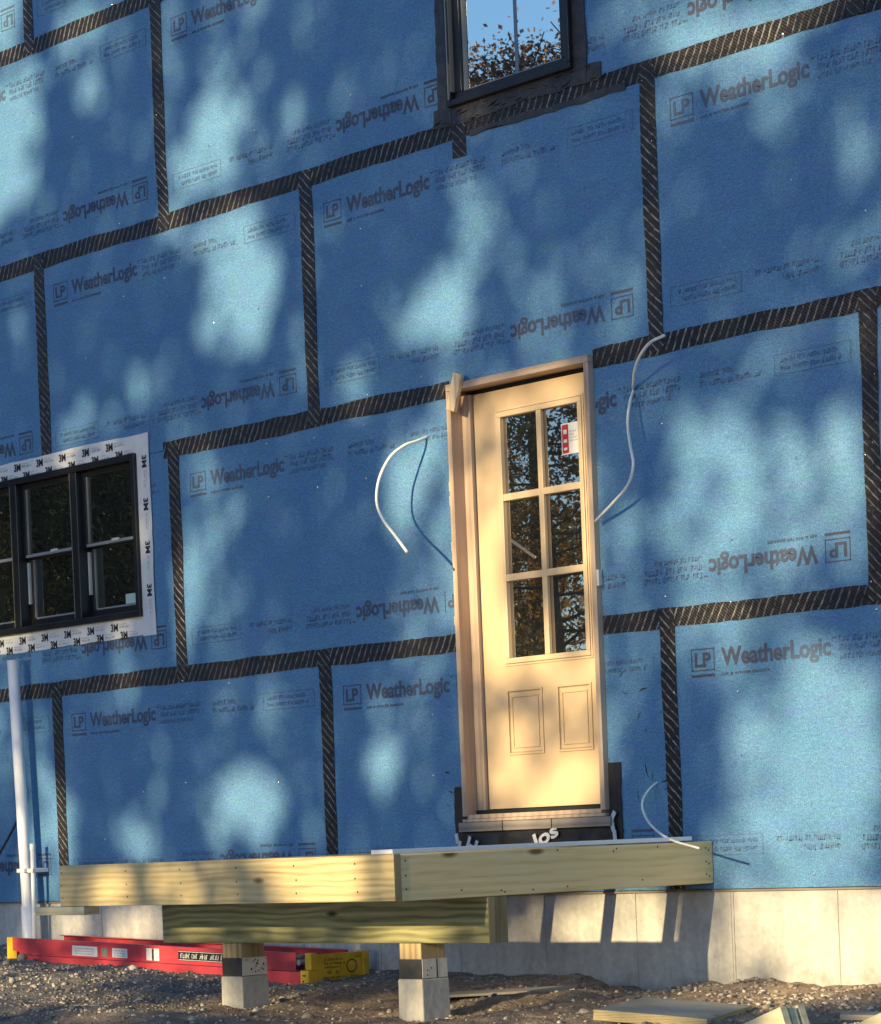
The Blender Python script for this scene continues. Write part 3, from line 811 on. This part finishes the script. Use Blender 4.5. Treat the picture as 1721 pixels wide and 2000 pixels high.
# ------------------------------------------------------------------ wires
def spline(pts, n=8):
    P = [Vector(p) for p in pts]; P = [P[0]*2 - P[1]] + P + [P[-1]*2 - P[-2]]; out = []
    for i in range(1, len(P)-2):
        for k in range(n):
            t = k/n; a, b, c, d = P[i-1:i+3]
            out.append(.5*((2*b) + (c-a)*t + (2*a-5*b+4*c-d)*t*t + (3*b-a-3*c+d)*t**3))
    out.append(P[-2]); return out
def wire(pts, rad, label, ends=True):
    w = MB().tube(spline(pts), rad, 8).build('electrical_cable', MAT['cable'], smooth=True)
    tag(w, label, 'cable'); return w
# measured 3-D runs of the three cables
WIRE_A = [(3.298, 0.004, 2.236), (3.294, -0.06, 2.212), (3.278, -0.13, 2.188), (3.238, -0.19, 2.133), (3.186, -0.22, 2.033), (3.183, -0.24, 1.921), (3.259, -0.27, 1.827), (3.392, -0.31, 1.732), (3.514, -0.345, 1.641)]
WIRE_B = [(5.131, -0.21, 2.426), (5.029, -0.19, 2.415), (4.929, -0.155, 2.379), (4.834, -0.1, 2.329), (4.751, -0.03, 2.277), (4.716, 0.004, 2.257), (4.757, -0.06, 2.199), (4.776, -0.1, 2.102), (4.811, -0.125, 1.993), (4.83, -0.13, 1.904), (4.78, -0.12, 1.819), (4.648, -0.09, 1.753), (4.49, -0.045, 1.693)]
WIRE_C = [(4.772, 0.004, 0.488), (4.768, -0.04, 0.461), (4.768, -0.085, 0.416), (4.792, -0.115, 0.365), (4.894, -0.17, 0.295), (5.082, -0.25, 0.231), (5.335, -0.33, 0.187)]
wire(WIRE_A, .0075, 'white cable curling out of the blue wall left of the door')
wire(WIRE_B, .0070, 'long white cable curling from the blue wall right of the door')
wire(WIRE_C, .0055, 'thin white cable drooping from the low wall hole onto the deck edge')
bc = MB().tube(spline([(-.435, -.012, .50), (-.475, -.05, .40), (-.56, -.10, .25), (-.70, -.12, .02), (-.85, -.14, -.25)]), .0075, 8).build('electrical_cable', MAT['blackcable'], smooth=True)
tag(bc, 'black cable hanging on the wall left of the white pipe', 'cable')

# ------------------------------------------------------------------ conduits
pipe = empty('conduit_pipe', (-.25, -.1, -.30), 'thick white plastic conduit pipe standing below the black window', 'pipe')
MB().tube([(-.236, -.1, -.42), (-.247, -.1, -.16), (-.249, -.1, .05), (-.293, -.1, 1.403)], .0335, 20).build('pipe', MAT['pvc'], pipe, smooth=False)
MB().tube([(-.2435, -.1, -.42), (-.2455, -.1, -.02)], .0405, 20).build('coupling', MAT['pvc'], pipe)
MB().tube([(-.2925, -.1, 1.375), (-.2931, -.1, 1.4045)], .0270, 16).build('pipe_opening', MAT['dark_fill'], pipe)
for z, x in ((.185, -.2535),):
    MB().box(x-.040, x+.040, -.138, -.005, z-.012, z+.012).build('pipe_strap', MAT['galv'] if z > .5 else MAT['pvc'], pipe, bevel=.004)
for c in pipe.children:
    for p in c.data.polygons: p.use_smooth = len(p.vertices) == 4 and 'strap' not in c.name
keep_world(pipe)
tp2 = empty('conduit_pipe', (-.17, -.1, -.30), 'thin white plastic conduit pipe beside the thick one', 'pipe')
MB().tube([(-.196, -.1, -.42), (-.171, -.1, .335)], .0135, 12).build('pipe', MAT['pvc'], tp2, smooth=True)
MB().tube([(-.172, -.1, .300), (-.1705, -.1, .338)], .0165, 12).build('pipe_cap', MAT['pvc'], tp2)
MB().box(-.212, -.158, -.117, -.005, .172, .195).build('pipe_strap', MAT['white'], tp2, bevel=.003)
keep_world(tp2)

# ------------------------------------------------------------------ ladder
LAD_Y, LAD_A = -.42, math.atan2(-.031, 1)
ladder = empty('extension_ladder', (1.4, -.25, -.40), 'red fibreglass extension ladder lying on the ground along the foundation', 'ladder')
def lc(mb, name, mat, bevel=.002):
    o = mb.build(name, mat, ladder, bevel=bevel); return o
Rm = Matrix.Translation((2.74, 0, -.427)) @ Matrix.Rotation(-LAD_A, 4, 'Y')
def lb(x0, x1, y0, y1, z0, z1):        # ladder-local box: x from the right end (negative = left), z up from the ground
    mb = MB(); mb.box(x0, x1, y0, y1, z0, z1); mb.v = [tuple(Rm @ Vector(p)) for p in mb.v]; return mb
Lg = 2.66
def channel(y0, side, z0, z1, x0, x1, name):
    mb = MB(); t = .004; d = .030
    for args in ((x0, x1, y0, y0+t, z0, z1), (x0, x1, *sorted((y0 + (t if side > 0 else 0), y0 + side*d)), z1-t, z1), (x0, x1, *sorted((y0 + (t if side > 0 else 0), y0 + side*d)), z0, z0+t)):
        mb.box(*args)
    mb.v = [tuple(Rm @ Vector(p)) for p in mb.v]; lc(mb, name, MAT['fibre'], .0012)
channel(LAD_Y, 1, .066, .156, -Lg, -.115, 'fly_rail'); channel(LAD_Y+.335, -1, .066, .156, -Lg, -.115, 'fly_rail')
channel(LAD_Y-.016, 1, .000, .064, -Lg+.06, -.03, 'base_rail'); channel(LAD_Y+.350, -1, .000, .064, -Lg+.06, -.03, 'base_rail')
for k in range(9):
    x = -Lg + .16 + k*.30
    mb = MB().tube([Rm @ Vector((x, LAD_Y+.005, .11)), Rm @ Vector((x, LAD_Y+.332, .11))], .016, 10); lc(mb, 'rung', MAT['alum'], 0)
    mb = MB().tube([Rm @ Vector((x+.05, LAD_Y-.011, .034)), Rm @ Vector((x+.05, LAD_Y+.346, .034))], .016, 10); lc(mb, 'rung', MAT['alum'], 0)
yl = LAD_Y - .0012
for a, b, z0, z1, mt in ((-2.08, -1.84, .078, .132, 'sticker'), (-1.70, -1.56, .080, .130, 'sticker'), (-1.385, -1.335, .076, .140, 'sticker'), (-1.318, -1.27, .076, .140, 'sticker'), (-1.80, -1.745, .080, .128, 'tan_stile'), (-1.334, -1.319, .080, .136, 'bprint')):
    lc(lb(a, b, yl, yl+.001, z0, z1), 'warning_label', MAT[mt], 0)
lc(lb(-1.10, -.62, yl, yl+.001, .086, .136), 'maker_label', MAT['bprint'], 0)
mb = MB(); rs = random.Random(12); e1 = Rm.to_3x3() @ Vector((1,0,0)); e2 = Rm.to_3x3() @ Vector((0,0,1))
for v, f in fake_line(-1.08, -.64, .098, .026, rs) + [rect2d(-1.095, .131, -.625, .1335), rect2d(-1.095, .0885, -.625, .091)]:
    add2d(mb, v, f, Rm @ Vector((0, yl-.0008, 0)), e1, e2)
for a, b, n0 in ((-2.06, -1.86, 3), (-1.685, -1.575, 3)):
    for k in range(n0):
        for v, f in fake_line(a, b, .086 + k*.014, .007, rs): add2d(mb, v, f, Rm @ Vector((0, yl-.0008, 0)), e1, e2, m=1)
lc(mb, 'label_print', [MAT['sticker'], MAT['gprint']], 0)
# yellow end: boots, and the big warning plate across the end
lc(lb(-.045, .020, LAD_Y-.030, LAD_Y+.030, -.018, .075), 'end_boot', MAT['yellow'], .006)
lc(lb(-.030, .020, LAD_Y-.012, LAD_Y+.030, .076, .160), 'end_boot', MAT['yellow'], .006)
lc(lb(-.045, .020, LAD_Y+.325, LAD_Y+.365, -.010, .155), 'end_boot', MAT['yellow'], .006)
lc(lb(.003, .012, LAD_Y+.031, LAD_Y+.324, .004, .152), 'warning_plate', MAT['yellow'], .004)
lc(lb(-Lg-.06, -Lg-.001, LAD_Y-.012, LAD_Y+.034, .03, .160), 'end_cap', MAT['yellow'], .008)
lc(lb(-Lg-.01, -Lg+.055, LAD_Y-.022, LAD_Y-.0165, .00, .085), 'end_cap', MAT['yellow'], .003)
mb = MB(); e1 = Vector((0, 1, 0)); xo = Rm @ Vector((.0128, 0, 0))
for z, a, b, h in ((.118, .05, .17, .010), (.098, .05, .19, .012), (.080, .05, .16, .010), (.050, .07, .10, .016), (.050, .12, .155, .016), (.028, .05, .20, .009), (.125, .25, .29, .010), (.030, .22, .29, .008)):
    for v, f in fake_line(a, b, z, h, rs): add2d(mb, v, f, xo + Vector((0, LAD_Y+.03, 0)), e1, e2)
ringv = [(.225 + r_*math.cos(q*math.pi/12), .085 + r_*math.sin(q*math.pi/12)) for r_ in (.034, .028) for q in range(24)]
add2d(mb, ringv, [(q, (q+1) % 24, 24 + (q+1) % 24, 24+q) for q in range(24)], xo + Vector((0, LAD_Y+.03, 0)), e1, e2)
lc(mb, 'plate_print', plain('brown_black_print', (.07, .045, .02), .6), 0)
mb = MB()
for x, z in ((-.02, .02), (-.005, .05), (-.02, .05)):
    mb.tube([Rm @ Vector((x, LAD_Y-.0325, z)), Rm @ Vector((x, LAD_Y-.029, z))], .005, 8)
lc(mb, 'boot_rivet', MAT['dark_fill'], 0)
keep_world(ladder)

# ------------------------------------------------------------------ ground
def gbase(x, y):
    b = np.interp(x, [-6, -1, .3, 2.5, 3.6, 4.2, 4.8, 6, 9], [-.27, -.27, -.305, -.395, -.400, -.410, -.432, -.43, -.43])
    d = np.clip(-y, 0, 22)
    return b - .048*np.minimum(d, 22)
def gheight(x, y):
    z = gbase(x, y)
    n = (vnoise(x*1.7, y*1.7, 1)-.5)*.07 + (vnoise(x*5, y*5, 2)-.5)*.035 + (vnoise(x*14, y*14, 3)-.5)*.020 + (vnoise(x*40, y*40, 4)-.5)*.010
    near = np.clip(1 - np.abs(y+1)/9, .15, 1)
    edge = np.clip(1 - (-y)/.22, 0, 1) * (vnoise(x*2.6, x*0+3.1, 6)) * .026     # spoil heaped against the wall
    mound = .05*np.exp(-((x-1.2)/.9)**2 - ((y+1.15)/.35)**2) + .05*np.exp(-((x+.2)/.9)**2 - ((y+.9)/.4)**2)
    # trodden flat under the ladder and posts
    flat = np.exp(-((y+.25)/.28)**2) * ((x > -.3) & (x < 3.0))
    return z + n*near*(1-.6*flat) + edge*(1-flat) + mound
gx = np.concatenate([[-400,-200,-100,-60,-40,-25,-15,-10,-6,-4], np.arange(-3, 9.01, .026), [10,11,12,14,17,22,30,45,70,120,250,400]])
gy = np.concatenate([[-400,-200,-120,-80,-60,-45,-35,-28,-22,-17,-13,-10,-8,-6.5,-5.5,-4.6,-4.0], np.arange(-3.5, .06, .026), [.12, .3, 1, 3, 9, 20, 60, 200, 400]])
GX_, GY_ = np.meshgrid(gx, gy)
GZ_ = gheight(GX_, GY_)
me = bpy.data.meshes.new('ground'); nX, nY = len(gx), len(gy)
V = np.stack([GX_, GY_, GZ_], -1).reshape(-1, 3)
idx = np.arange(nX*nY).reshape(nY, nX)
Q = np.stack([idx[:-1,:-1], idx[:-1,1:], idx[1:,1:], idx[1:,:-1]], -1).reshape(-1, 4)
me.vertices.add(len(V)); me.vertices.foreach_set('co', V.astype(np.float32).ravel())
me.loops.add(Q.size); me.loops.foreach_set('vertex_index', Q.astype(np.int32).ravel())
me.polygons.add(len(Q)); me.polygons.foreach_set('loop_start', np.arange(0, Q.size, 4, dtype=np.int32))
me.update(calc_edges=True); me.materials.append(MAT['ground'])
me.polygons.foreach_set('use_smooth', [True]*len(Q))
link('ground', me)['kind'] = 'structure'

# gravel: one mesh of many small irregular stones
t = (1 + 5**.5)/2
ico = np.array([(-1,t,0),(1,t,0),(-1,-t,0),(1,-t,0),(0,-1,t),(0,1,t),(0,-1,-t),(0,1,-t),(t,0,-1),(t,0,1),(-t,0,-1),(-t,0,1)])/math.hypot(1,t)
icf = np.array([(0,11,5),(0,5,1),(0,1,7),(0,7,10),(0,10,11),(1,5,9),(5,11,4),(11,10,2),(10,7,6),(7,1,8),(3,9,4),(3,4,2),(3,2,6),(3,6,8),(3,8,9),(4,9,5),(2,4,11),(6,2,10),(8,6,7),(9,8,1)])
def stones(n, xr, yr, smin, smax, pw):
    x = rng.uniform(*xr, n); y = -np.abs(rng.uniform(-yr[1], -yr[0], n)); s = smin + (smax-smin)*rng.random(n)**pw
    z = gheight(x, y) + s*.15
    sc = s[:,None]*rng.uniform(.6, 1.2, (n,3))*np.array([1,1,.7])
    v = ico[None]*rng.uniform(.75, 1.2, (n,12,1))*sc[:,None]
    a = rng.uniform(0, 6.28, n); c, sn = np.cos(a)[:,None], np.sin(a)[:,None]
    v = np.stack([v[...,0]*c - v[...,1]*sn, v[...,0]*sn + v[...,1]*c, v[...,2]], -1)
    v += np.stack([x, y, z], -1)[:,None]
    return v
SV = np.concatenate([stones(8500, (-1.5, 7.6), (-3.2, -.01), .004, .014, 2.0), stones(420, (-1.5, 7.6), (-3.0, -.04), .012, .030, 2.8),
                     stones(4200, (-1.2, 3.0), (-2.6, -.5), .005, .015, 2.0), stones(1300, (4.9, 7.5), (-.7, -.02), .005, .018, 2.0)])
n = len(SV); me = bpy.data.meshes.new('gravel')
F = (icf[None] + (np.arange(n)*12)[:,None,None]).reshape(-1, 3)
me.vertices.add(n*12); me.vertices.foreach_set('co', SV.astype(np.float32).ravel())
me.loops.add(F.size); me.loops.foreach_set('vertex_index', F.astype(np.int32).ravel())
me.polygons.add(len(F)); me.polygons.foreach_set('loop_start', np.arange(0, F.size, 3, dtype=np.int32))
me.update(calc_edges=True); me.materials.append(MAT['stone'])
link('gravel', me)['kind'] = 'stuff'

# ------------------------------------------------------------------ loose lumber in front
def slab(name, A, B, C, th, mats, label, cat, group=None, edge=True):
    A, B, C = map(Vector, (A, B, C)); D = B + (C - A); nrm = (C-A).cross(B-A).normalized()
    if nrm.z < 0: nrm = -nrm
    top = [A, C, D, B]; bot = [p - nrm*th for p in top]
    mb = MB(); mb.hexa(bot, top)
    mb.mi = [1, 0, 1, 1, 1, 1]
    return tag(mb.build(name, mats, bevel=.002), label, cat, group)
slab('plywood_offcut', (5.85, -1.5, -.416), (5.44, -.8, -.419), (6.24, -1.27, -.462), .042, [MAT['ply'], MAT['plyedge']],
     'weathered grey plywood offcut with yellow edge lying in the foreground', 'board')
slab('wood_scrap', (6.72, -1.05, -.452), (6.60, -.90, -.450), (7.16, -.98, -.456), .02, [MAT['shim'], MAT['shim']],
     'flat dark wood scrap lying between the two bundles of cut lumber', 'wood scrap')
slab('wood_scrap', (4.15, -.95, -.428), (4.02, -.80, -.424), (4.62, -.42, -.417), .012, [MAT['ply'], MAT['ply']],
     'thin pale board lying flat on the soil under the deck corner', 'wood scrap')
slab('wood_scrap', (2.30, -1.56, -.455), (2.24, -1.49, -.453), (2.62, -1.47, -.452), .016, [MAT['shim'], MAT['shim']],
     'short grey stick lying in the gravel left of the posts', 'wood scrap')
def bundle(ex, ey, ez, n, where, tilt=.36):
    d = Vector((1, 0, tilt)).normalized(); up_ = Vector((0,1,0)).cross(d) * -1
    for k in range(n):
        c = Vector((ex - .004*k, ey + .052*k, ez - .006*(k % 2)))
        L = .62; a = c - d*L/2 - up_*.0445
        names = ('nearest', 'middle', 'farthest')
        ob = MB().obox(a, d, (0,1,0), up_, L/2, .019, .0445).build('lumber_offcut', MAT['fresh'], bevel=.003)
        tag(ob, '%s pale cut stud of the three leaning together at %s' % (names[k], where), 'lumber', 'leaning cut studs')
bundle(6.86, -1.52, -.386, 3, 'the plywood offcut')
bundle(7.36, -1.50, -.385, 3, 'the far right edge')

# ------------------------------------------------------------------ trees (behind the photographer; they shade and are mirrored in the glass)
# openings carved in the canopy to shape the sun patches, in metres on the wall along the sun's rays: x, height, half-width, half-height, openness
BLOBS = [(-0.21, 4.44, 0.31, 0.4, 1), (-0.36, 4.26, 0.27, 0.35, 1), (-0.21, 5.14, 0.26, 0.16, 1), (0.48, 4.95, 0.2, 0.11, 0.6), (0.53, 4.54, 0.14, 0.13, 0.4), (1.68, 4.05, 0.18, 0.16, 0.9), (1.6, 3.85, 0.31, 0.13, 0.85), (1.35, 3.81, 0.16, 0.16, 0.6), (1.89, 3.2, 0.24, 0.22, 1), (1.83, 3.53, 0.32, 0.12, 0.9), (1.61, 3.03, 0.13, 0.11, 0.5), (3.44, 2.84, 0.27, 0.18, 1), (3.7, 3.19, 0.11, 0.22, 0.45), (2.79, 2.54, 0.16, 0.13, 0.35), (0.9, 2.84, 0.16, 0.11, 0.6), (4.2, 2.69, 0.14, 0.14, 0.3), (5.32, 3.78, 0.35, 0.1, 0.95), (4.63, 3.94, 0.13, 0.09, 0.5), (5.55, 3.57, 0.23, 0.08, 0.65), (5.9, 3.67, 0.28, 0.08, 0.85), (6.15, 3.14, 0.08, 0.17, 0.35), (3.15, 1.99, 0.19, 0.27, 0.55), (3.3, 2.22, 0.15, 0.09, 0.6), (5.27, 1.81, 0.15, 0.22, 0.8), (5.0, 1.86, 0.11, 0.2, 0.6), (5.66, 1.83, 0.14, 0.21, 0.85), (5.96, 1.83, 0.12, 0.23, 0.9), (5.44, 1.52, 0.55, 0.13, 0.55), (4.73, 1.62, 0.16, 0.11, 0.3), (5.83, 0.66, 0.32, 0.37, 1), (5.33, 0.57, 0.18, 0.29, 0.6), (5.73, 0.25, 0.34, 0.15, 0.75), (5.24, 1.14, 0.17, 0.12, 0.6), (1.66, 0.45, 0.29, 0.14, 0.95), (0.76, 0.33, 0.2, 0.11, 0.8), (2.93, 0.69, 0.13, 0.15, 0.65), (-0.1, 0.36, 0.15, 0.22, 0.75), (1.31, 1.7, 0.08, 0.3, 0.85), (2.03, 1.02, 0.15, 0.11, 0.35), (2.32, 0.58, 0.09, 0.21, 0.5), (5.65, -0.15, 0.31, 0.2, 1), (5.36, -0.12, 0.12, 0.11, 0.55), (5.96, -0.21, 0.17, 0.21, 1), (5.69, -0.43, 0.37, 0.07, 0.9), (4.26, -0.12, 0.19, 0.12, 0.95), (4.65, -0.12, 0.18, 0.12, 0.9), (4.91, -0.12, 0.06, 0.11, 0.95), (0.65, -0.12, 0.29, 0.11, 0.55), (-0.01, -0.12, 0.21, 0.12, 0.4), (3.65, 1.48, 0.13, 0.46, 1), (3.78, 1.2, 0.21, 0.15, 0.9), (4.16, 1.02, 0.25, 0.11, 0.75), (4.1, 0.51, 0.24, 0.12, 0.95), (4.01, 2.38, 0.29, 0.06, 0.5), (3.7, 0.66, 0.14, 0.17, 0.4), (4.38, 1.77, 0.07, 0.47, 0.5), (3.46, 1.87, 0.05, 0.61, 0.5), (4.55, -0.32, 0.32, 0.1, 1), (2.98, -0.31, 0.18, 0.09, 0.6), (4.85, -0.34, 0.19, 0.08, 0.5), (3.57, -0.32, 0.23, 0.09, 0.25), (4.41, -0.47, 0.27, 0.04, 1), (2.98, -0.47, 0.12, 0.03, 0.8), (3.94, -0.47, 0.11, 0.02, 0.3), (4.64, -0.59, 0.1, 0.24, 0.8), (6.83, -0.79, 0.17, 0.08, 1), (7.25, -0.79, 0.09, 0.07, 1), (5.93, -0.82, 0.11, 0.06, 0.6), (1.5, -0.61, 0.5, 0.04, 0.7), (2.6, -0.6, 0.21, 0.03, 0.6), (4.92, -0.64, 0.19, 0.02, 0.6), (0.7, -0.66, 1.1, 0.07, 0.8), (1.9, -0.76, 0.9, 0.05, 0.7), (3.0, -0.84, 0.8, 0.05, 0.5), (5.6, -0.53, 0.7, 0.06, 0.9), (4.5, -0.66, 0.5, 0.04, 0.45), (4.4, -0.78, 1.7, 0.09, 0.4), (0.9, -0.80, 1.2, 0.06, 0.5), (0.65, -0.12, 0.35, 0.12, 0.6), (5.08, -0.08, 0.05, 0.34, 0.9), (1.4, -0.45, 1.3, 0.06, 0.8), (-0.27, 0.6, 0.09, 0.8, 0.2), (3.95, 1.7, 0.42, 0.75, 0.10), (3.97, 0.75, 0.42, 0.45, 0.22)]
BL = np.array(BLOBS)
def openness(x, z):
    xw = x + (vnoise(x*3.1, z*3.1, 21)-.5)*.22; zw = z + (vnoise(x*3.1, z*3.1, 22)-.5)*.22
    o = np.zeros_like(x)
    for bx, bz, rx, rz, a in BL:
        d = np.sqrt(((xw-bx)/(rx*.94))**2 + ((zw-bz)/(rz*.94))**2)
        o = np.maximum(o, a*np.clip((1.35-d)/.5, 0, 1))
    return o

def leaf_quads(P, s, thin=(.55, 1.0)):
    n = len(P)
    a = rng.normal(size=(n,3)); a /= np.linalg.norm(a, axis=1)[:,None]
    b = rng.normal(size=(n,3)); b -= a*(a*b).sum(1)[:,None]; b /= np.linalg.norm(b, axis=1)[:,None]
    s1 = (s*rng.uniform(.7, 1.3, n))[:,None]/2; s2 = s1*rng.uniform(*thin, n)[:,None]
    return np.stack([P - a*s1, P - b*s2, P + a*s1, P + b*s2], 1)

def trunk_mb(h, r, lean=(0,0), limbs=10, spread=3, base=.35, rs=random, check=None):
    mb = MB(); pts = []
    for i in range(9):
        t = i/8; pts.append((lean[0]*t + .12*math.sin(t*5+lean[0]), lean[1]*t + .1*math.cos(t*4), h*t))
    mb.tube(pts, [r*(1-.85*i/8) for i in range(9)], 7)
    for k in range(limbs):
        t = base + (1-base)*(k + rs.random())/limbs*.95
        i = min(int(t*8), 7); f = t*8 - i; p = Vector(pts[i]).lerp(Vector(pts[i+1]), f)
        a = rs.uniform(0, 6.28); L = spread*(1.1-.75*t)*rs.uniform(.6, 1.15)
        e = p + Vector((math.cos(a)*L, math.sin(a)*L, L*rs.uniform(.15, .75))); mdl = p.lerp(e, .5) + Vector((0, 0, -.12*L))
        if check and (check(e) or check(mdl)): continue
        mb.tube([p, mdl, e], [r*.34*(1-.6*t), r*.2*(1-.6*t), .012], 5)
    return mb

ZG = -.43 - .048*22
# --- the row of trees the low sun shines through
spots = [(-3.6, -21.5), (-2.2, -24), (-.75, -22), (1.10, -24), (2.35, -21.5), (4.86, -23.5), (6.9, -22), (8.6, -24)]
TX = np.array([s[0] for s in spots]); TY = np.array([s[1] for s in spots])
LEAF = .135
def scatter(x0, x1, z0, z1, depth):
    n = int((x1-x0)*(z1-z0)*depth/(.5*.62*LEAF**2)); return rng.uniform(x0, x1, n), rng.uniform(z0, z1, n)
parts_ = [scatter(-1.5, 7.7, -1.25, 5.9, 6.0), scatter(-4.6, -1.5, -1.9, 6.9, 1.6), scatter(7.7, 10.4, -1.9, 6.9, 1.6), scatter(-1.5, 7.7, 5.9, 7.3, 2.0)]
lx = np.concatenate([p[0] for p in parts_]); lz = np.concatenate([p[1] for p in parts_]); N = len(lx)
own = np.abs(lx[:,None] + rng.normal(0, .55, (N,1)) - TX[None]).argmin(1)
ly = TY[own] + rng.normal(0, .8, N)
thin = vnoise(lx*1.3, lz*1.0, 31)*.5 + vnoise(lx*4.6, lz*1.5, 32)*.5            # natural mottling of the canopy
DENSE = [(5.5, 2.95, .60, .42), (4.25, 3.2, .40, .42), (2.25, 1.85, .55, .40), (2.7, 4.4, .50, .32), (.85, 4.05, .30, .40), (.55, .72, .40, .28), (5.12, .55, .13, .35), (1.0, 3.15, .45, .25), (2.85, 3.25, .30, .35), (5.75, 2.1, .35, .12)]   # crowns thickened here to shape dark patches on the wall
shut = np.zeros_like(lx)
for bx, bz, rx, rz in DENSE: shut = np.maximum(shut, np.clip((1.3 - np.sqrt(((lx-bx)/rx)**2 + ((lz-bz)/rz)**2))/.5, 0, 1))
T_ = np.clip(openness(lx, lz)*np.clip((lz < 0)*.5 + .34 + .75*vnoise(lx*7.5, lz*4.0, 41) + .55*vnoise(lx*2.6, lz*1.3, 42), 0, 1.05) + np.clip(thin - .55, 0, 1)*.75*(1 - shut), 0, 1)   # wanted share of sunlight
keep = rng.random(N) < np.clip(-np.log(T_ + .003)/6.0, 0, 1)
lx, ly, lz, own = lx[keep], ly[keep], lz[keep], own[keep]
LP = np.stack([lx - ly*DRIFT, ly, lz - ly*SLOPE], -1)
for k, (tx_, ty_) in enumerate(spots):
    tx_ -= ty_*DRIFT
    root = empty('shade_tree', (tx_, ty_, ZG), 'tall leafy tree standing behind the photographer and shading the blue wall', 'tree', 'trees shading the wall')
    tb = trunk_mb(12.0, .12, (0, 0), 14, 2.0, .45, random.Random(k), check=lambda e: openness(np.array([e.x + tx_ + DRIFT*(e.y + ty_)]), np.array([e.z + ZG + (e.y + ty_)*SLOPE]))[0] > .2)
    tb.build('trunk', MAT['bark'], root)
    P = LP[own == k] - np.array([tx_, ty_, ZG])
    ex = rng.normal(size=(900, 3))*np.array([.9, .9, 1.0]) + np.array([0, 0, 14.4])    # crown top above the sunbeam
    ex = ex[(ex[:,2] + ZG + (ty_ + ex[:,1])*SLOPE) > 6.6]
    link('crown', quads_mesh('crown', leaf_quads(np.concatenate([P, ex]), LEAF), MAT['leaf_mixed']), root)

# --- the wood mirrored in the panes
def crown_pts(n, h, rad, base, kind):
    if kind == 'pine':
        t = rng.random(n)**.8; z = h*(base + (1-base)*t)
        nb = 26; lev = np.floor(t*nb)/nb
        a = rng.uniform(0, 6.28, n); a = np.round(a/1.0472)*1.0472 + rng.normal(0, .16, n) + lev*37
        r = rad*(1-t)**.75*np.sqrt(rng.random(n)) + .1
        return np.stack([r*np.cos(a), r*np.sin(a), z - r*.16 + rng.normal(0, .12, n)], -1)
    nc = 64; c = rng.normal(size=(nc, 3)); c /= np.linalg.norm(c, axis=1)[:,None]; c *= (rng.random(nc)**.4)[:,None]
    c *= np.array([rad, rad, h*(1-base)/2]); c[:,2] += h*(1+base)/2; q = np.clip((c[:,2]/h - base)/(1-base), 0, 1)[:,None]; c[:,:2] *= 1.15 - .95*q**2
    k = rng.integers(0, nc, n); p = c[k] + rng.normal(size=(n,3))*np.array([.40, .40, .32])*rng.uniform(.5, 1.25, nc)[k][:,None]
    return p
def proto(name, h, rad, base, kind, nleaf, leaf, mat, tr, limbs, label, group):
    root = empty(name, (0, 0, 0), label, 'tree', group)
    trunk_mb(h*1.0, tr, (random.uniform(-.6, .6), random.uniform(-.6, .6)), limbs, rad*1.0, base, random.Random(int(h*10))).build('trunk', MAT['bark'], root)
    link('crown', quads_mesh('crown', leaf_quads(crown_pts(nleaf, h, rad, base, kind), leaf, (.18, .4) if kind == 'pine' else (.4, .8)), mat), root)
    return root
lab = ['bronze leafed tree of the wood mirrored in the upper window', 'dark evergreen tree of the wood mirrored in the triple window', 'half bare autumn tree of the wood mirrored in the door glass']
protos = [proto('bronze_tree', 16.5, 2.3, .60, 'round', 22000, .10, MAT['leaf_bronze'], .20, 80, lab[0], 'bronze trees mirrored in glass'),
          proto('evergreen_tree', 18.0, 3.4, .06, 'pine', 52000, .17, MAT['leaf_green'], .24, 30, lab[1], 'evergreens mirrored in glass'),
          proto('autumn_tree', 15.0, 2.8, .22, 'round', 11000, .12, MAT['leaf_autumn'], .19, 60, lab[2], 'autumn trees mirrored in glass')]
used = [False]*3
def plant(kind, x, y, s, rz):
    src = protos[kind]
    if not used[kind]: o = src; used[kind] = True
    else:
        o = src.copy(); COL.objects.link(o)
        for ch in src.children:
            c = ch.copy(); COL.objects.link(c); c.parent = o
    o.location = (x, y, ZG); o.scale = (s, s, s*random.uniform(.94, 1.06)); o.rotation_euler = (0, 0, rz)
rs = random.Random(17)
def fan(kind, a0, a1, d0, d1, n, s0, s1):
    """trees spread over a fan of directions (degrees from -X towards -Y) and distances from the front wall"""
    for k in range(n):
        a = R(a0 + (a1-a0)*(k + rs.uniform(.2, .8))/n); d = rs.uniform(d0, d1)
        plant(kind, 2 - d*math.cos(a), -d*math.sin(a), rs.uniform(s0, s1), rs.uniform(0, 6.28))
fan(1, 24, 37, 28, 40, 8, .78, .98)
fan(1, 18, 37, 45, 60, 9, .85, 1.05)
fan(2, 38, 54, 28, 38, 5, .62, .80)
fan(0, 38, 52, 46, 54, 9, 1.10, 1.20)
fan(2, 40, 62, 58, 70, 7, .62, .85)
fan(1, 36, 62, 62, 80, 12, .34, .44)
fan(0, 54, 66, 34, 50, 4, .85, 1.0)
fan(1, 5, 22, 34, 55, 6, .8, 1.0)
